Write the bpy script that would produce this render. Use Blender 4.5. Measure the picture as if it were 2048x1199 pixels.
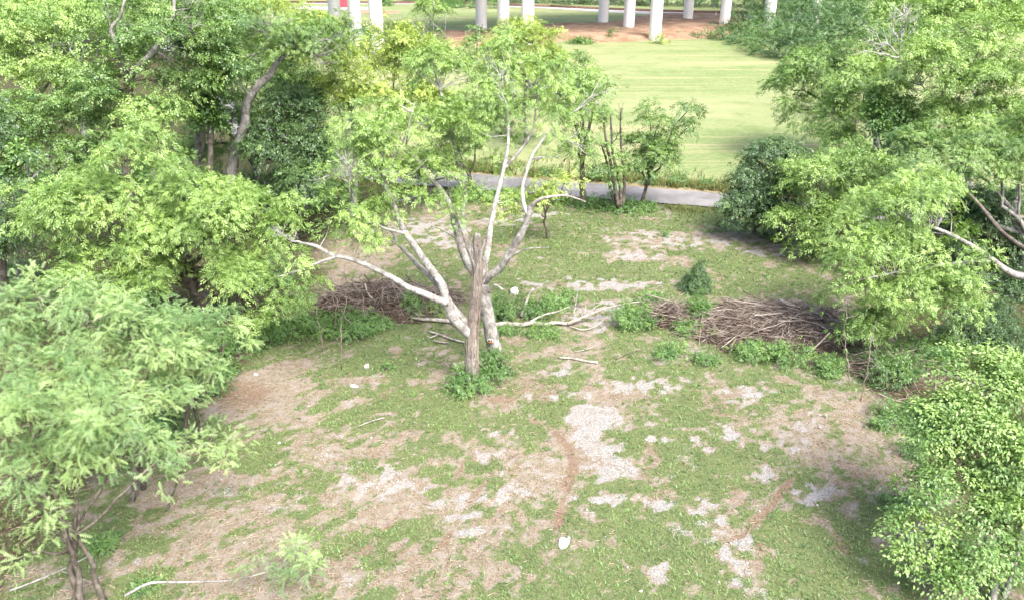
import bpy, math, random
import numpy as np
from mathutils import Vector

for o in list(bpy.data.objects):
    bpy.data.objects.remove(o)
S = bpy.context.scene
C = S.collection
R = math.radians

# ------------------------------------------------------------------ camera
CAM_H, PITCH, FPX = 19.5, R(25.0), 1600.0       # metres, down-tilt, focal length in photo pixels
CU, CV = 1024.0, 599.5
cd = bpy.data.cameras.new('camera')
cd.sensor_width = 36.0
cd.lens = 36.0 * FPX / 2048.0
cd.clip_end = 6000
cam = bpy.data.objects.new('camera', cd)
cam.location = (0, 0, CAM_H)
cam.rotation_euler = (R(90) - PITCH, 0, 0)
C.objects.link(cam)
S.camera = cam

# ------------------------------------------------------------------ sky and sun
SUN_EL, SUN_AZ = R(56), R(148)                 # azimuth clockwise from +Y: behind the camera, to the right
w = bpy.data.worlds.new('World')
S.world = w
w.use_nodes = True
wn = w.node_tree
sky = wn.nodes.new('ShaderNodeTexSky')
sky.sky_type = 'NISHITA'
sky.sun_disc = False
sky.sun_elevation = SUN_EL
sky.sun_rotation = SUN_AZ
sky.air_density = 1.0
sky.dust_density = 6.0
sky.ozone_density = 1.0
bg = wn.nodes['Background']
bg.inputs['Strength'].default_value = 0.15
wn.links.new(sky.outputs[0], bg.inputs['Color'])
sl = bpy.data.lights.new('sun', 'SUN')
sl.energy = 1.85
sl.angle = R(24)
sl.color = (1.0, 0.95, 0.87)
so = bpy.data.objects.new('sun', sl)
sd = Vector((math.sin(SUN_AZ) * math.cos(SUN_EL), math.cos(SUN_AZ) * math.cos(SUN_EL), math.sin(SUN_EL)))
so.rotation_euler = (-sd).to_track_quat('-Z', 'Y').to_euler()
so.location = (20, -20, 60)
C.objects.link(so)

S.view_settings.view_transform = 'Standard'
S.view_settings.look = 'None'
S.view_settings.exposure = 1.75
S.view_settings.gamma = 1.0
S.render.engine = 'CYCLES'
S.cycles.max_bounces = 6
S.cycles.diffuse_bounces = 4
S.cycles.transmission_bounces = 4
S.cycles.transparent_max_bounces = 4
S.cycles.glossy_bounces = 2
S.cycles.caustics_reflective = False
S.cycles.caustics_refractive = False

# ------------------------------------------------------------------ pixel -> place
ct, st = math.cos(PITCH), math.sin(PITCH)
def ray(u, v):
    a = (u - CU) / FPX; b = (CV - v) / FPX
    return np.array([a, ct + b * st, -st + b * ct])
def P(u, v, Y):                                 # point on the pixel's ray at distance Y ahead
    d = ray(u, v)
    t = Y / d[1]
    return np.array([0, 0, CAM_H]) + d * t
def G(u, v, z=0.0):                             # where the pixel's ray meets the ground
    d = ray(u, v)
    t = (z - CAM_H) / d[2]
    return np.array([0, 0, CAM_H]) + d * t
def mpp(p):                                     # metres per photo pixel at a point
    q = np.asarray(p) - np.array([0, 0, CAM_H])
    return (q[1] * ct - q[2] * st) / FPX
def to_px(x, y, z):
    dx, dy, dz = x, y, z - CAM_H
    dep = np.maximum(dy * ct - dz * st, 0.1)
    up = dy * st + dz * ct
    return CU + FPX * dx / dep, CV - FPX * up / dep

# ------------------------------------------------------------------ noise
def _hash(ix, iy, seed):
    h = (ix.astype(np.int64) * 374761393 + iy.astype(np.int64) * 668265263 + seed * 144665) & 0x7fffffff
    h = ((h ^ (h >> 13)) * 1274126177) & 0x7fffffff
    return ((h ^ (h >> 16)) & 0xffff) / 65535.0
def vnoise(x, y, seed=0):
    ix = np.floor(x); iy = np.floor(y)
    fx = x - ix; fy = y - iy
    fx = fx * fx * (3 - 2 * fx); fy = fy * fy * (3 - 2 * fy)
    a = _hash(ix, iy, seed); b = _hash(ix + 1, iy, seed)
    c = _hash(ix, iy + 1, seed); d = _hash(ix + 1, iy + 1, seed)
    return (a * (1 - fx) + b * fx) * (1 - fy) + (c * (1 - fx) + d * fx) * fy
def fbm(x, y, seed=0, octv=4):
    s = 0; a = .5; t = 0
    for k in range(octv):
        s = s + a * vnoise(x * 2 ** k + 17 * k, y * 2 ** k - 9 * k, seed + k); t += a; a *= .55
    return s / t

# ------------------------------------------------------------------ mesh building
class MB:
    """collects vertices and faces (arrays of indices, all faces of an array alike), plus a float per vertex"""
    def __init__(s):
        s.V = []; s.F = []; s.T = []; s.n = 0
    def add(s, V, F, T=0.5):
        V = np.asarray(V, float).reshape(-1, 3)
        s.V.append(V)
        F = np.asarray(F, np.int64)
        s.F.append(F + s.n)
        T = np.full(len(V), T) if np.isscalar(T) else np.asarray(T).reshape(-1)
        s.T.append(T)
        s.n += len(V)
    def mesh(s, name, mat, smooth=False, origin=None):
        V = np.concatenate(s.V); T = np.concatenate(s.T)
        if origin is not None: V = V - np.asarray(origin)
        me = bpy.data.meshes.new(name)
        me.vertices.add(len(V)); me.vertices.foreach_set('co', V.astype(np.float32).ravel())
        li = np.concatenate([f.ravel() for f in s.F])
        cnt = np.concatenate([np.full(len(f), f.shape[1]) for f in s.F])
        me.loops.add(len(li)); me.loops.foreach_set('vertex_index', li.astype(np.int32))
        me.polygons.add(len(cnt))
        st_ = np.concatenate([[0], np.cumsum(cnt)[:-1]])
        me.polygons.foreach_set('loop_start', st_.astype(np.int32))
        me.polygons.foreach_set('loop_total', cnt.astype(np.int32))
        at = me.attributes.new('tint', 'FLOAT', 'POINT')
        at.data.foreach_set('value', T.astype(np.float32))
        me.update(calc_edges=True)
        if smooth:
            me.polygons.foreach_set('use_smooth', np.ones(len(cnt), bool))
        if mat: me.materials.append(mat)
        return me
    def build(s, name, mat, parent=None, smooth=False):
        org = None
        if parent is not None: org = np.array(parent.location)
        o = bpy.data.objects.new(name, s.mesh(name, mat, smooth, org))
        C.objects.link(o)
        if parent is not None: o.parent = parent
        return o
    def build_at(s, name, mat, loc, smooth=False):
        o = bpy.data.objects.new(name, s.mesh(name, mat, smooth, np.asarray(loc)))
        o.location = loc
        C.objects.link(o)
        return o

def tag(o, label=None, cat=None, group=None, kind=None):
    if label: o['label'] = label
    if cat: o['category'] = cat
    if group: o['group'] = group
    if kind: o['kind'] = kind
    return o
def thing(name, loc, label, cat, group=None):
    o = bpy.data.objects.new(name, None)
    o.empty_display_size = .3
    o.location = [float(a) for a in loc]
    C.objects.link(o)
    return tag(o, label, cat, group)

def smooth_path(pts, n):
    """Catmull-Rom through the points; also interpolates a 4th column (radius)"""
    p = np.asarray(pts, float)
    if len(p) == 2: 
        t = np.linspace(0, 1, n)[:, None]
        return p[0] * (1 - t) + p[1] * t
    q = np.vstack([2 * p[0] - p[1], p, 2 * p[-1] - p[-2]])
    out = []
    for t in np.linspace(0, len(p) - 1 - 1e-6, n):
        i = int(t); f = t - i
        a, b, c, d = q[i:i + 4]
        out.append(.5 * ((2 * b) + (-a + c) * f + (2 * a - 5 * b + 4 * c - d) * f * f + (-a + 3 * b - 3 * c + d) * f ** 3))
    out = np.array(out)
    if out.shape[1] > 3: out[:, 3] = np.maximum(out[:, 3], p[:, 3].min() * .8)
    return out
def tube(mb, path, radii, sides=6, rng=None, lump=0.0, tint=0.5, cap=True):
    path = np.asarray(path, float); n = len(path)
    radii = np.broadcast_to(np.asarray(radii, float), (n,))
    tan = np.gradient(path, axis=0)
    tan /= np.linalg.norm(tan, axis=1)[:, None] + 1e-9
    ref = np.array([0.31, 0.17, .93]) if abs(tan[:, 2]).mean() < .8 else np.array([1., .13, .07])
    a = np.cross(tan, ref); a /= np.linalg.norm(a, axis=1)[:, None] + 1e-9
    b = np.cross(tan, a)
    ang = np.linspace(0, 2 * np.pi, sides, endpoint=False)
    rr = radii[:, None] * np.ones(sides)[None]
    if lump and rng is not None:
        rr = rr * (1 + lump * rng.uniform(-1, 1, (n, sides)) + lump * rng.uniform(-1, 1, (1, sides)))
    V = path[:, None] + (a[:, None] * np.cos(ang)[None, :, None] + b[:, None] * np.sin(ang)[None, :, None]) * rr[..., None]
    i = np.arange(n - 1)[:, None] * sides; j = np.arange(sides)[None]
    k = (j + 1) % sides
    F = np.stack([i + j, i + k, i + sides + k, i + sides + j], -1).reshape(-1, 4)
    V = V.reshape(-1, 3)
    mb.add(V, F, tint)
    if cap:
        base = mb.n
        mb.V.append(np.array([path[-1] + tan[-1] * radii[-1] * .3, path[0]])); mb.T.append(np.full(2, tint if np.isscalar(tint) else .5)); mb.n += 2
        off = base - n * sides
        f1 = np.stack([off + (n - 1) * sides + np.arange(sides), off + (n - 1) * sides + (np.arange(sides) + 1) % sides, np.full(sides, base)], -1)
        f2 = np.stack([off + (np.arange(sides) + 1) % sides, off + np.arange(sides), np.full(sides, base + 1)], -1)
        mb.F.append(f1); mb.F.append(f2)

# leaf templates: x across, y along, z normal
def tmpl_oval(w=.30, fold=.10):
    V = np.array([[0, 0, 0], [-w, .45, fold], [0, 1, -.12], [w, .45, fold]])
    return V, np.array([[0, 2, 1], [0, 3, 2]])
def tmpl_round():
    V = np.array([[0, 0, 0], [-.42, .35, .08], [-.3, .85, 0], [.3, .85, 0], [.42, .35, .08]])
    return V, np.array([[0, 2, 1], [0, 3, 2], [0, 4, 3]])
def tmpl_twig(rng, k=5, w=.2):
    Vs, Fs = [], []; n = 0
    for i in range(k):
        t = (i + .6) / k
        side = 1 if i % 2 else -1
        L = .42 * rng.uniform(.8, 1.2)
        dx, dy = side * rng.uniform(.5, .9), rng.uniform(.4, .8)
        if i == k - 1: dx *= .2
        d = np.array([dx, dy, rng.uniform(-.35, .1)]); d /= np.linalg.norm(d)
        c = np.cross(d, [0, 0, 1]); c /= np.linalg.norm(c)
        o = np.array([0, t * .75, -.12 * t * t])
        V = np.array([o + d * L * .22 - c * w * .5, o + d * L * .30 + c * w * .5, o + d * L + [0, 0, -.06]])
        Vs.append(V); Fs.append(np.array([[0, 1, 2]]) + n); n += 3
    return np.vstack(Vs), np.vstack(Fs)
def tmpl_frond(k=7):
    Vs, Fs = [], []; n = 0
    for i in range(k):
        t = .15 + .85 * i / (k - 1)
        z = .12 * math.sin(t * 2.6) - .12 * t * t
        L = .26 * (1 - .55 * abs(t - .45))
        for s in (-1, 1):
            o = np.array([0, t, z])
            V = np.array([o + [0, -.034, 0], o + [s * L, .06, -.05], o + [0, .034, 0]])
            Vs.append(V); Fs.append(np.array([[0, 1, 2]]) + n); n += 3
    V = np.array([[-.012, 0, 0], [.012, 0, 0], [0, 1, -.2]])
    Vs.append(V); Fs.append(np.array([[0, 1, 2]]) + n)
    return np.vstack(Vs), np.vstack(Fs)
def tmpl_blades(rng, k=4):
    Vs, Fs = [], []; n = 0
    for i in range(k):
        a = rng.uniform(0, 6.28); L = rng.uniform(.5, 1.0); wd = rng.uniform(.10, .2)
        d = np.array([math.cos(a), math.sin(a), rng.uniform(.25, .9)]); d /= np.linalg.norm(d)
        c = np.array([-math.sin(a), math.cos(a), 0])
        V = np.array([-c * wd * .5, c * wd * .5, d * L * .6 + c * wd * .6 , d * L]) 
        Vs.append(V[[0, 1, 3]] if i % 2 else np.array([d * L * .1, d * L * .6 + c * wd, d * L * 1.05]))
        Fs.append(np.array([[0, 1, 2]]) + n); n += 3
    return np.vstack(Vs), np.vstack(Fs)

def scatter(mb, tm, pos, along, nrm, size, tint):
    V, F = tm
    y = along / (np.linalg.norm(along, axis=1)[:, None] + 1e-9)
    x = np.cross(y, nrm); x /= np.linalg.norm(x, axis=1)[:, None] + 1e-9
    z = np.cross(x, y)
    s = size[:, None, None]
    W = pos[:, None] + s * (x[:, None] * V[None, :, :1] + y[:, None] * V[None, :, 1:2] + z[:, None] * V[None, :, 2:3])
    n = len(pos); k = len(V)
    FF = (F[None] + (np.arange(n) * k)[:, None, None]).reshape(-1, F.shape[1])
    mb.add(W.reshape(-1, 3), FF, np.repeat(tint, k))

# ------------------------------------------------------------------ materials
def new_mat(name):
    m = bpy.data.materials.new(name); m.use_nodes = True
    nt = m.node_tree
    for n in list(nt.nodes):
        nt.nodes.remove(n)
    out = nt.nodes.new('ShaderNodeOutputMaterial')
    return m, nt, out
class NT:
    def __init__(s, nt): s.nt = nt
    def n(s, t, **kw):
        x = s.nt.nodes.new(t)
        for k, v in kw.items(): setattr(x, k, v)
        return x
    def l(s, a, b): s.nt.links.new(a, b)
    def attr(s, name): 
        x = s.n('ShaderNodeAttribute'); x.attribute_name = name; return x.outputs['Fac']
    def coord(s, which='Object'): return s.n('ShaderNodeTexCoord').outputs[which]
    def noise(s, vec, scale, detail=4, rough=.6, dist=0):
        x = s.n('ShaderNodeTexNoise'); s.l(vec, x.inputs['Vector'])
        x.inputs['Scale'].default_value = scale; x.inputs['Detail'].default_value = detail
        x.inputs['Roughness'].default_value = rough; x.inputs['Distortion'].default_value = dist
        return x.outputs['Fac']
    def math(s, op, a, b=0.0, c=None, clamp=False):
        x = s.n('ShaderNodeMath', operation=op, use_clamp=clamp)
        for i, v in enumerate((a, b, c)):
            if v is None: continue
            if isinstance(v, (int, float)): x.inputs[i].default_value = v
            else: s.l(v, x.inputs[i])
        return x.outputs[0]
    def step(s, v, lo, hi):
        x = s.n('ShaderNodeMapRange'); x.interpolation_type = 'SMOOTHSTEP'
        s.l(v, x.inputs['Value']); x.inputs['From Min'].default_value = lo; x.inputs['From Max'].default_value = hi
        return x.outputs['Result']
    def mix(s, f, a, b):
        x = s.n('ShaderNodeMix', data_type='RGBA')
        if isinstance(f, (int, float)): x.inputs[0].default_value = f
        else: s.l(f, x.inputs[0])
        for i, v in ((6, a), (7, b)):
            if isinstance(v, tuple): x.inputs[i].default_value = (*v, 1)
            else: s.l(v, x.inputs[i])
        return x.outputs[2]
    def mapping(s, vec, scale, rot=(0, 0, 0)):
        x = s.n('ShaderNodeMapping'); s.l(vec, x.inputs['Vector'])
        x.inputs['Scale'].default_value = scale; x.inputs['Rotation'].default_value = rot
        return x.outputs[0]
    def bump(s, h, strength, dist=.02):
        x = s.n('ShaderNodeBump'); s.l(h, x.inputs['Height'])
        x.inputs['Strength'].default_value = strength; x.inputs['Distance'].default_value = dist
        return x.outputs[0]
    def bsdf(s, out, col, rough=.8, normal=None, spec=.3, metallic=0):
        x = s.n('ShaderNodeBsdfPrincipled')
        if isinstance(col, tuple): x.inputs['Base Color'].default_value = (*col, 1)
        else: s.l(col, x.inputs['Base Color'])
        if isinstance(rough, (int, float)): x.inputs['Roughness'].default_value = rough
        else: s.l(rough, x.inputs['Roughness'])
        x.inputs['Specular IOR Level'].default_value = spec
        x.inputs['Metallic'].default_value = metallic
        if normal is not None: s.l(normal, x.inputs['Normal'])
        s.l(x.outputs[0], out.inputs['Surface'])
        return x

def leaf_mat(name, a, b, c=None, trans=.26, gloss=.05):
    """a: darker leaf, b: lighter leaf, c: rare young or yellowed leaf"""
    m, nt, out = new_mat(name); q = NT(nt)
    t = q.attr('tint')
    col = q.mix(q.step(t, 0.05, .8), a, b)
    if c: col = q.mix(q.step(t, .80, 1.15), col, c)
    d = q.n('ShaderNodeBsdfDiffuse'); q.l(col, d.inputs[0])
    tr = q.n('ShaderNodeBsdfTranslucent')
    tc = q.n('ShaderNodeMix', data_type='RGBA', blend_type='MULTIPLY'); tc.inputs[0].default_value = 1
    q.l(col, tc.inputs[6]); tc.inputs[7].default_value = (1.15, 1.15, .55, 1)
    q.l(tc.outputs[2], tr.inputs[0])
    mx = q.n('ShaderNodeMixShader'); mx.inputs[0].default_value = trans
    q.l(d.outputs[0], mx.inputs[1]); q.l(tr.outputs[0], mx.inputs[2])
    gl = q.n('ShaderNodeBsdfGlossy'); gl.inputs['Roughness'].default_value = .5
    gl.inputs['Color'].default_value = (.9, .95, 1, 1)
    m2 = q.n('ShaderNodeMixShader'); m2.inputs[0].default_value = gloss
    q.l(mx.outputs[0], m2.inputs[1]); q.l(gl.outputs[0], m2.inputs[2])
    q.l(m2.outputs[0], out.inputs['Surface'])
    return m
def bark_mat(name, a, b, c, scale=3.0, stretch=.35):
    m, nt, out = new_mat(name); q = NT(nt)
    co = q.coord()
    n1 = q.noise(q.mapping(co, (1, 1, stretch)), scale * 2.2, 6, .7, .4)
    n2 = q.noise(co, scale * .9, 5, .65)
    col = q.mix(q.step(n1, .36, .56), a, b)
    col = q.mix(q.math('MULTIPLY', q.step(n2, .50, .58), .9), col, c)
    col = q.mix(q.math('MULTIPLY', q.step(q.noise(co, scale * .5, 4, .6), .54, .62), .6), col, tuple(x * .8 for x in a))
    n3 = q.noise(q.mapping(co, (1, 1, .18)), scale * 7, 5, .7)
    col = q.mix(q.math('MULTIPLY', q.step(n3, .55, .7), .5), col, tuple(x * .45 for x in a))
    q.bsdf(out, col, .9, q.bump(q.math('ADD', n1, n3), .6, .04), .15)
    return m
def plain_mat(name, a, b, scale=2, rough=.8, bump=.3, spec=.3):
    m, nt, out = new_mat(name); q = NT(nt)
    co = q.coord()
    n1 = q.noise(co, scale, 6, .65)
    col = q.mix(q.step(n1, .35, .65), a, b)
    q.bsdf(out, col, rough, q.bump(n1, bump, .03), spec)
    return m

M = {}
M['leaf_light'] = leaf_mat('leaf_light', (.115, .215, .04), (.285, .435, .11), (.35, .475, .15))
M['leaf_yellow'] = leaf_mat('leaf_yellow', (.165, .25, .035), (.34, .45, .09), (.40, .48, .12))
M['leaf_mid'] = leaf_mat('leaf_mid', (.065, .145, .03), (.185, .31, .072), (.25, .36, .10))
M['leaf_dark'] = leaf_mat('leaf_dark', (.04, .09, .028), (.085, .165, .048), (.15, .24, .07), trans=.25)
M['leaf_vine'] = leaf_mat('leaf_vine', (.06, .14, .03), (.125, .245, .05), (.21, .33, .08), trans=.3)
M['leaf_bank'] = leaf_mat('leaf_bank', (.04, .10, .028), (.095, .19, .05), (.15, .26, .07), trans=.2)
M['leaf_locust'] = leaf_mat('leaf_locust', (.12, .23, .075), (.30, .435, .16), (.37, .47, .18))
M['leaf_round'] = leaf_mat('leaf_round', (.11, .22, .05), (.26, .40, .11), (.30, .44, .14))
M['leaf_weed'] = leaf_mat('leaf_weed', (.075, .17, .04), (.165, .295, .07), (.25, .35, .10), trans=.3)
M['leaf_ground'] = leaf_mat('leaf_ground', (.085, .14, .045), (.18, .25, .088), (.25, .28, .12), trans=.3, gloss=.03)
M['leaf_tall'] = leaf_mat('leaf_tall', (.13, .165, .055), (.24, .265, .10), (.30, .28, .14), trans=.3, gloss=.03)
M['bark_grey'] = bark_mat('bark_grey', (.13, .124, .115), (.26, .254, .243), (.35, .347, .337))
M['bark_vine'] = bark_mat('bark_vine', (.12, .112, .10), (.23, .22, .203), (.30, .292, .278), 4, .15)
M['bark_white'] = bark_mat('bark_white', (.21, .205, .197), (.38, .376, .365), (.46, .457, .445))
M['bark_brown'] = bark_mat('bark_brown', (.06, .05, .04), (.125, .11, .093), (.17, .155, .135))
M['deadwood'] = bark_mat('deadwood', (.18, .155, .13), (.36, .335, .30), (.44, .42, .39), 4, .6)
M['stick_grey'] = plain_mat('stick_grey', (.15, .118, .10), (.31, .265, .228), 1.5)
M['stick_brown'] = plain_mat('stick_brown', (.055, .037, .029), (.135, .10, .079), 1.5)
M['stick_pale'] = plain_mat('stick_pale', (.22, .185, .155), (.35, .32, .275), 2)
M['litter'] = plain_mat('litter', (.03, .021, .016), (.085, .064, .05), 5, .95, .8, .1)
M['stone'] = plain_mat('stone', (.24, .23, .215), (.38, .375, .355), 6, .9, .8, .2)
M['stone_white'] = plain_mat('stone_white', (.42, .42, .41), (.58, .58, .57), 6, .9, .6, .2)
M['straw'] = plain_mat('straw', (.22, .18, .125), (.38, .33, .25), 3, .9, .2, .1)
M['metal_post'] = plain_mat('metal_post', (.05, .032, .027), (.10, .065, .05), 12, .7, .2)

# ------------------------------------------------------------------ ground
LOTX, LOTY0, LOTY1, STEP = 27.0, 16.0, 66.0, .20
def axis(lo, hi, step, a, b, grow=1.35):
    mid = list(np.arange(lo, hi + 1e-6, step))
    x, d = hi, step
    right = []
    while x < b:
        d = min(d * grow, 400); x += d; right.append(x)
    x, d = lo, step
    left = []
    while x > a:
        d = min(d * grow, 400); x -= d; left.append(x)
    return np.array(left[::-1] + mid + right)
gx = axis(-LOTX, LOTX, STEP, -3000, 3000)
gy = axis(LOTY0, LOTY1, STEP, -400, 5000)
XX, YY = np.meshgrid(gx, gy)
def seg_dist(x, y, pts):
    d = np.full(np.shape(x), 1e9)
    for (ax, ay), (bx, by) in zip(pts[:-1], pts[1:]):
        vx, vy = bx - ax, by - ay
        t = np.clip(((x - ax) * vx + (y - ay) * vy) / (vx * vx + vy * vy + 1e-9), 0, 1)
        d = np.minimum(d, np.hypot(x - ax - t * vx, y - ay - t * vy))
    return d
GP = lambda pts: [tuple(G(u, v)[:2]) for u, v in pts]
RUTS = [  # tyre ruts: path, half width, strength
    (GP([(985, 800), (1060, 832), (1108, 860), (1138, 893), (1146, 930), (1132, 975), (1115, 1048)]), .24, 1.0),
    (GP([(945, 872), (925, 925), (910, 955)]), .13, .7),
    (GP([(1032, 903), (985, 945), (930, 1012), (893, 1075), (850, 1125)]), .15, .8),
    (GP([(1045, 905), (1025, 985), (960, 1080), (905, 1185)]), .12, .55),
    (GP([(820, 1000), (760, 1065), (690, 1135), (640, 1190)]), .17, .6),
    (GP([(1585, 955), (1540, 1010), (1500, 1050), (1450, 1085)]), .2, .9),
    (GP([(1522, 1085), (1512, 1125)]), .15, .8),
    (GP([(1300, 1012), (1240, 1050), (1180, 1085)]), .16, .7),
    (GP([(700, 890), (560, 985), (420, 1060), (300, 1130)]), .2, .45),
    (GP([(640, 850), (480, 950), (330, 1040)]), .22, .4),
    (GP([(880, 905), (760, 975), (600, 1075), (470, 1180)]), .2, .45),
    (GP([(520, 1000), (380, 1090), (250, 1190)]), .25, .4),
    (GP([(1490, 905), (1560, 935), (1590, 965)]), .12, .5),
    (GP([(1265, 1110), (1310, 1195)]), .14, .3),
]
GREEN = [(1400, 975, 190, 95, .33), (1620, 1120, 260, 90, .30), (1310, 865, 130, 45, .25), (1080, 812, 70, 32, .30),
         (900, 855, 90, 40, .22), (735, 800, 130, 38, .30), (1450, 820, 120, 50, .2), (1010, 960, 40, 60, .15),
         (700, 690, 160, 45, .2), (1150, 745, 120, 22, .15), (1560, 760, 150, 30, .22), (1200, 1140, 160, 70, .22),
         (960, 1100, 120, 60, .12), (640, 950, 120, 40, .12), (560, 1020, 70, 30, .15), (1300, 440, 260, 30, .12), (1180, 530, 300, 40, .15),
         (1500, 560, 200, 40, .2), (1250, 1050, 120, 40, .2), (420, 900, 90, 30, .1), (830, 690, 90, 30, .2)]
BARE = [(760, 985, 100, 75, .34), (470, 1105, 120, 75, .36), (650, 1160, 130, 60, .28), (590, 780, 120, 60, .30), (690, 905, 90, 35, .2),
        (1680, 855, 150, 80, .20), (1100, 945, 75, 60, .38), (470, 790, 110, 50, .4), (280, 1090, 200, 100, .25), (1740, 920, 90, 60, .15),
        (1250, 790, 90, 30, .3), (880, 760, 90, 25, .22), (1000, 800, 60, 20, .35), (1080, 700, 120, 20, .22), (1450, 1060, 50, 40, .3), (1300, 500, 120, 25, .22),
        (980, 1150, 90, 45, .25), (1500, 1120, 60, 45, .25), (870, 430, 80, 40, .25), (690, 490, 75, 45, .4), (720, 560, 110, 40, .3), (1560, 880, 70, 30, .2), (1790, 1050, 80, 60, .15),
        (1180, 650, 60, 30, .25), (850, 1060, 80, 50, .25), (380, 960, 120, 50, .25), (1630, 520, 80, 40, .3), (1480, 480, 80, 20, .2)]
GRAVEL = [(1188, 832, 36, 24, 1.4), (1180, 862, 24, 22, 1.4), (1195, 905, 32, 30, 1.4), (1232, 938, 46, 16, 1.4), (1320, 1143, 17, 15, 1.25), (1205, 945, 20, 14, .8),
          (1120, 788, 50, 9, .62), (1180, 795, 36, 8, .5), (1530, 946, 20, 12, .8), (1425, 1025, 32, 26, .62), (1475, 1115, 28, 40, .55), (1000, 1000, 26, 14, .62), (1640, 985, 42, 18, .6),
          (1310, 1003, 42, 14, .62), (1215, 997, 26, 11, .7), (1190, 568, 90, 9, .42), (1120, 560, 60, 8, .35), (1340, 480, 90, 12, .34), (1270, 510, 40, 8, .6),
          (1540, 500, 50, 9, .5), (860, 455, 60, 14, .55), (890, 482, 40, 10, .55), (1010, 441, 42, 6, .6), (1195, 630, 46, 22, .55), (1235, 570, 46, 7, .6), (1120, 742, 26, 10, .5),
          (970, 908, 26, 12, .6), (1090, 960, 60, 36, .38), (1310, 880, 34, 9, .55), (1430, 870, 60, 20, .35), (1250, 770, 60, 14, .45), (1330, 770, 50, 14, .4), (930, 1070, 30, 16, .5),
          (1580, 880, 60, 16, .4), (1650, 840, 60, 14, .4), (1090, 432, 40, 6, .45), (1420, 480, 60, 8, .5), (1480, 790, 60, 14, .35), (1010, 870, 26, 9, .5), (890, 1010, 60, 20, .35), (760, 960, 80, 26, .3), (1560, 450, 40, 8, .4)]
LOT_PX = [(-60, 1500), (40, 1150), (150, 1010), (300, 885), (400, 800), (520, 700), (600, 655), (640, 590), (640, 480), (760, 420), (845, 372),
          (1000, 385), (1200, 402), (1440, 420), (1560, 452), (1680, 520), (1800, 640), (1760, 760), (1830, 880), (1900, 1000), (2200, 1120), (2600, 1500)]
LOT = np.array(GP(LOT_PX))
def poly_sd(x, y, poly):
    """signed distance, positive inside"""
    d = seg_dist(x, y, [tuple(p) for p in poly] + [tuple(poly[0])])
    ins = np.zeros(np.shape(x), bool)
    n = len(poly)
    for i in range(n):
        x0, y0 = poly[i]; x1, y1 = poly[(i + 1) % n]
        c = ((y0 > y) != (y1 > y)) & (x < (x1 - x0) * (y - y0) / (y1 - y0 + 1e-12) + x0)
        ins ^= c
    return np.where(ins, d, -d)
def masks(x, y):
    x = np.asarray(x, float); y = np.asarray(y, float)
    u, v = to_px(x, y, 0.0)
    near = (y > 8) & (y < 75)
    nz = lambda sc, sd_, o=4: (fbm(x * sc, y * sc, sd_, o) - .5) / .14
    g = .65 + .10 * nz(.5, 3) + .15 * nz(1.7, 11) + .14 * nz(4.8, 19, 3)
    ca, sa = math.cos(R(38)), math.sin(R(38))        # old mowing streaks on the slope below the thicket
    al_, ac_ = x * ca + y * sa, -x * sa + y * ca
    g = g + .16 * (fbm(al_ * .35, ac_ * 2.4, 29, 4) - .5) / .14 * np.clip((950 - u) / 250, 0, 1) * (v > 620) + .07 * np.clip((950 - u) / 250, 0, 1) * (v > 620)
    g = g + .08 * np.clip((620 - v) / 60, 0, 1)
    for (a, b, ru, rv, k) in GREEN:
        g = g + .62 * k * np.exp(-((u - a) / ru) ** 2 - ((v - b) / rv) ** 2)
    for (a, b, ru, rv, k) in BARE:
        g = g - k * np.exp(-((u - a) / ru) ** 2 - ((v - b) / rv) ** 2)
    gr = np.zeros_like(g)
    wob = (fbm(x * 2.6, y * 2.6, 23, 4) - .5) * 2
    for (a, b, ru, rv, k) in GRAVEL:
        e = 1 - np.sqrt(((u - a) / (ru * 1.6)) ** 2 + ((v - b) / (rv * 1.6)) ** 2)
        gr = np.maximum(gr, np.clip(e + .0, 0, 1) * k * 1.5)
    gr = np.clip(gr * .85 + wob * 1.5 * (gr > 0.02), 0, 1.3)
    gr = np.maximum(gr, np.clip((fbm(x * 1.1 + 3, y * 1.1, 63, 4) - .66) * 5, 0, .4))
    soil = np.zeros_like(g)
    for pts, hw, k in RUTS:
        d = seg_dist(x, y, pts) + (fbm(x * 2.2, y * 2.2, 41, 3) - .5) * hw * 1.3
        soil = np.maximum(soil, k * np.clip(1.35 - d / hw, 0, 1) * np.clip(.9 + .35 * nz(1.1, 43, 3), .45, 1.2))
    soil = np.maximum(soil, np.clip((fbm(x * .7 + 5, y * .7, 57, 4) - .62) * 4.5, 0, .55))
    for (a, b, ru, rv, k) in [(480, 785, 110, 45, .8), (590, 730, 80, 30, .5), (1690, 850, 120, 60, .45), (1000, 795, 60, 16, .7), (700, 480, 90, 50, .5), (880, 755, 80, 20, .35), (1740, 800, 80, 40, .5), (330, 1000, 110, 40, .5), (1120, 705, 60, 10, .4)]:
        soil = np.maximum(soil, k * np.exp(-((u - a) / ru) ** 2 - ((v - b) / rv) ** 2) + .25 * wob * np.exp(-((u - a) / ru) ** 2 - ((v - b) / rv) ** 2))
    gr = np.where(soil > .35, gr * .25, gr)
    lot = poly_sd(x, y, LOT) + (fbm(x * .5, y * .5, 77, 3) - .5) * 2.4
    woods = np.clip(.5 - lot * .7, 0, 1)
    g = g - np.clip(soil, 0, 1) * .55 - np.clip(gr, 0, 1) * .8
    return np.clip(g, 0, 1), np.clip(gr, 0, 1), np.clip(soil, 0, 1), woods
def gz(x, y):
    x = np.asarray(x, float); y = np.asarray(y, float)
    h = (fbm(x * .35, y * .35, 91, 3) - .5) * .16
    fade = np.clip((75 - y) / 10, 0, 1) * np.clip((40 - np.abs(x)) / 10, 0, 1)
    return h * fade - .03
mg, mr, ms, mw = masks(XX, YY)
near = (np.abs(XX) < 60) & (YY < 90) & (YY > 0)
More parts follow.
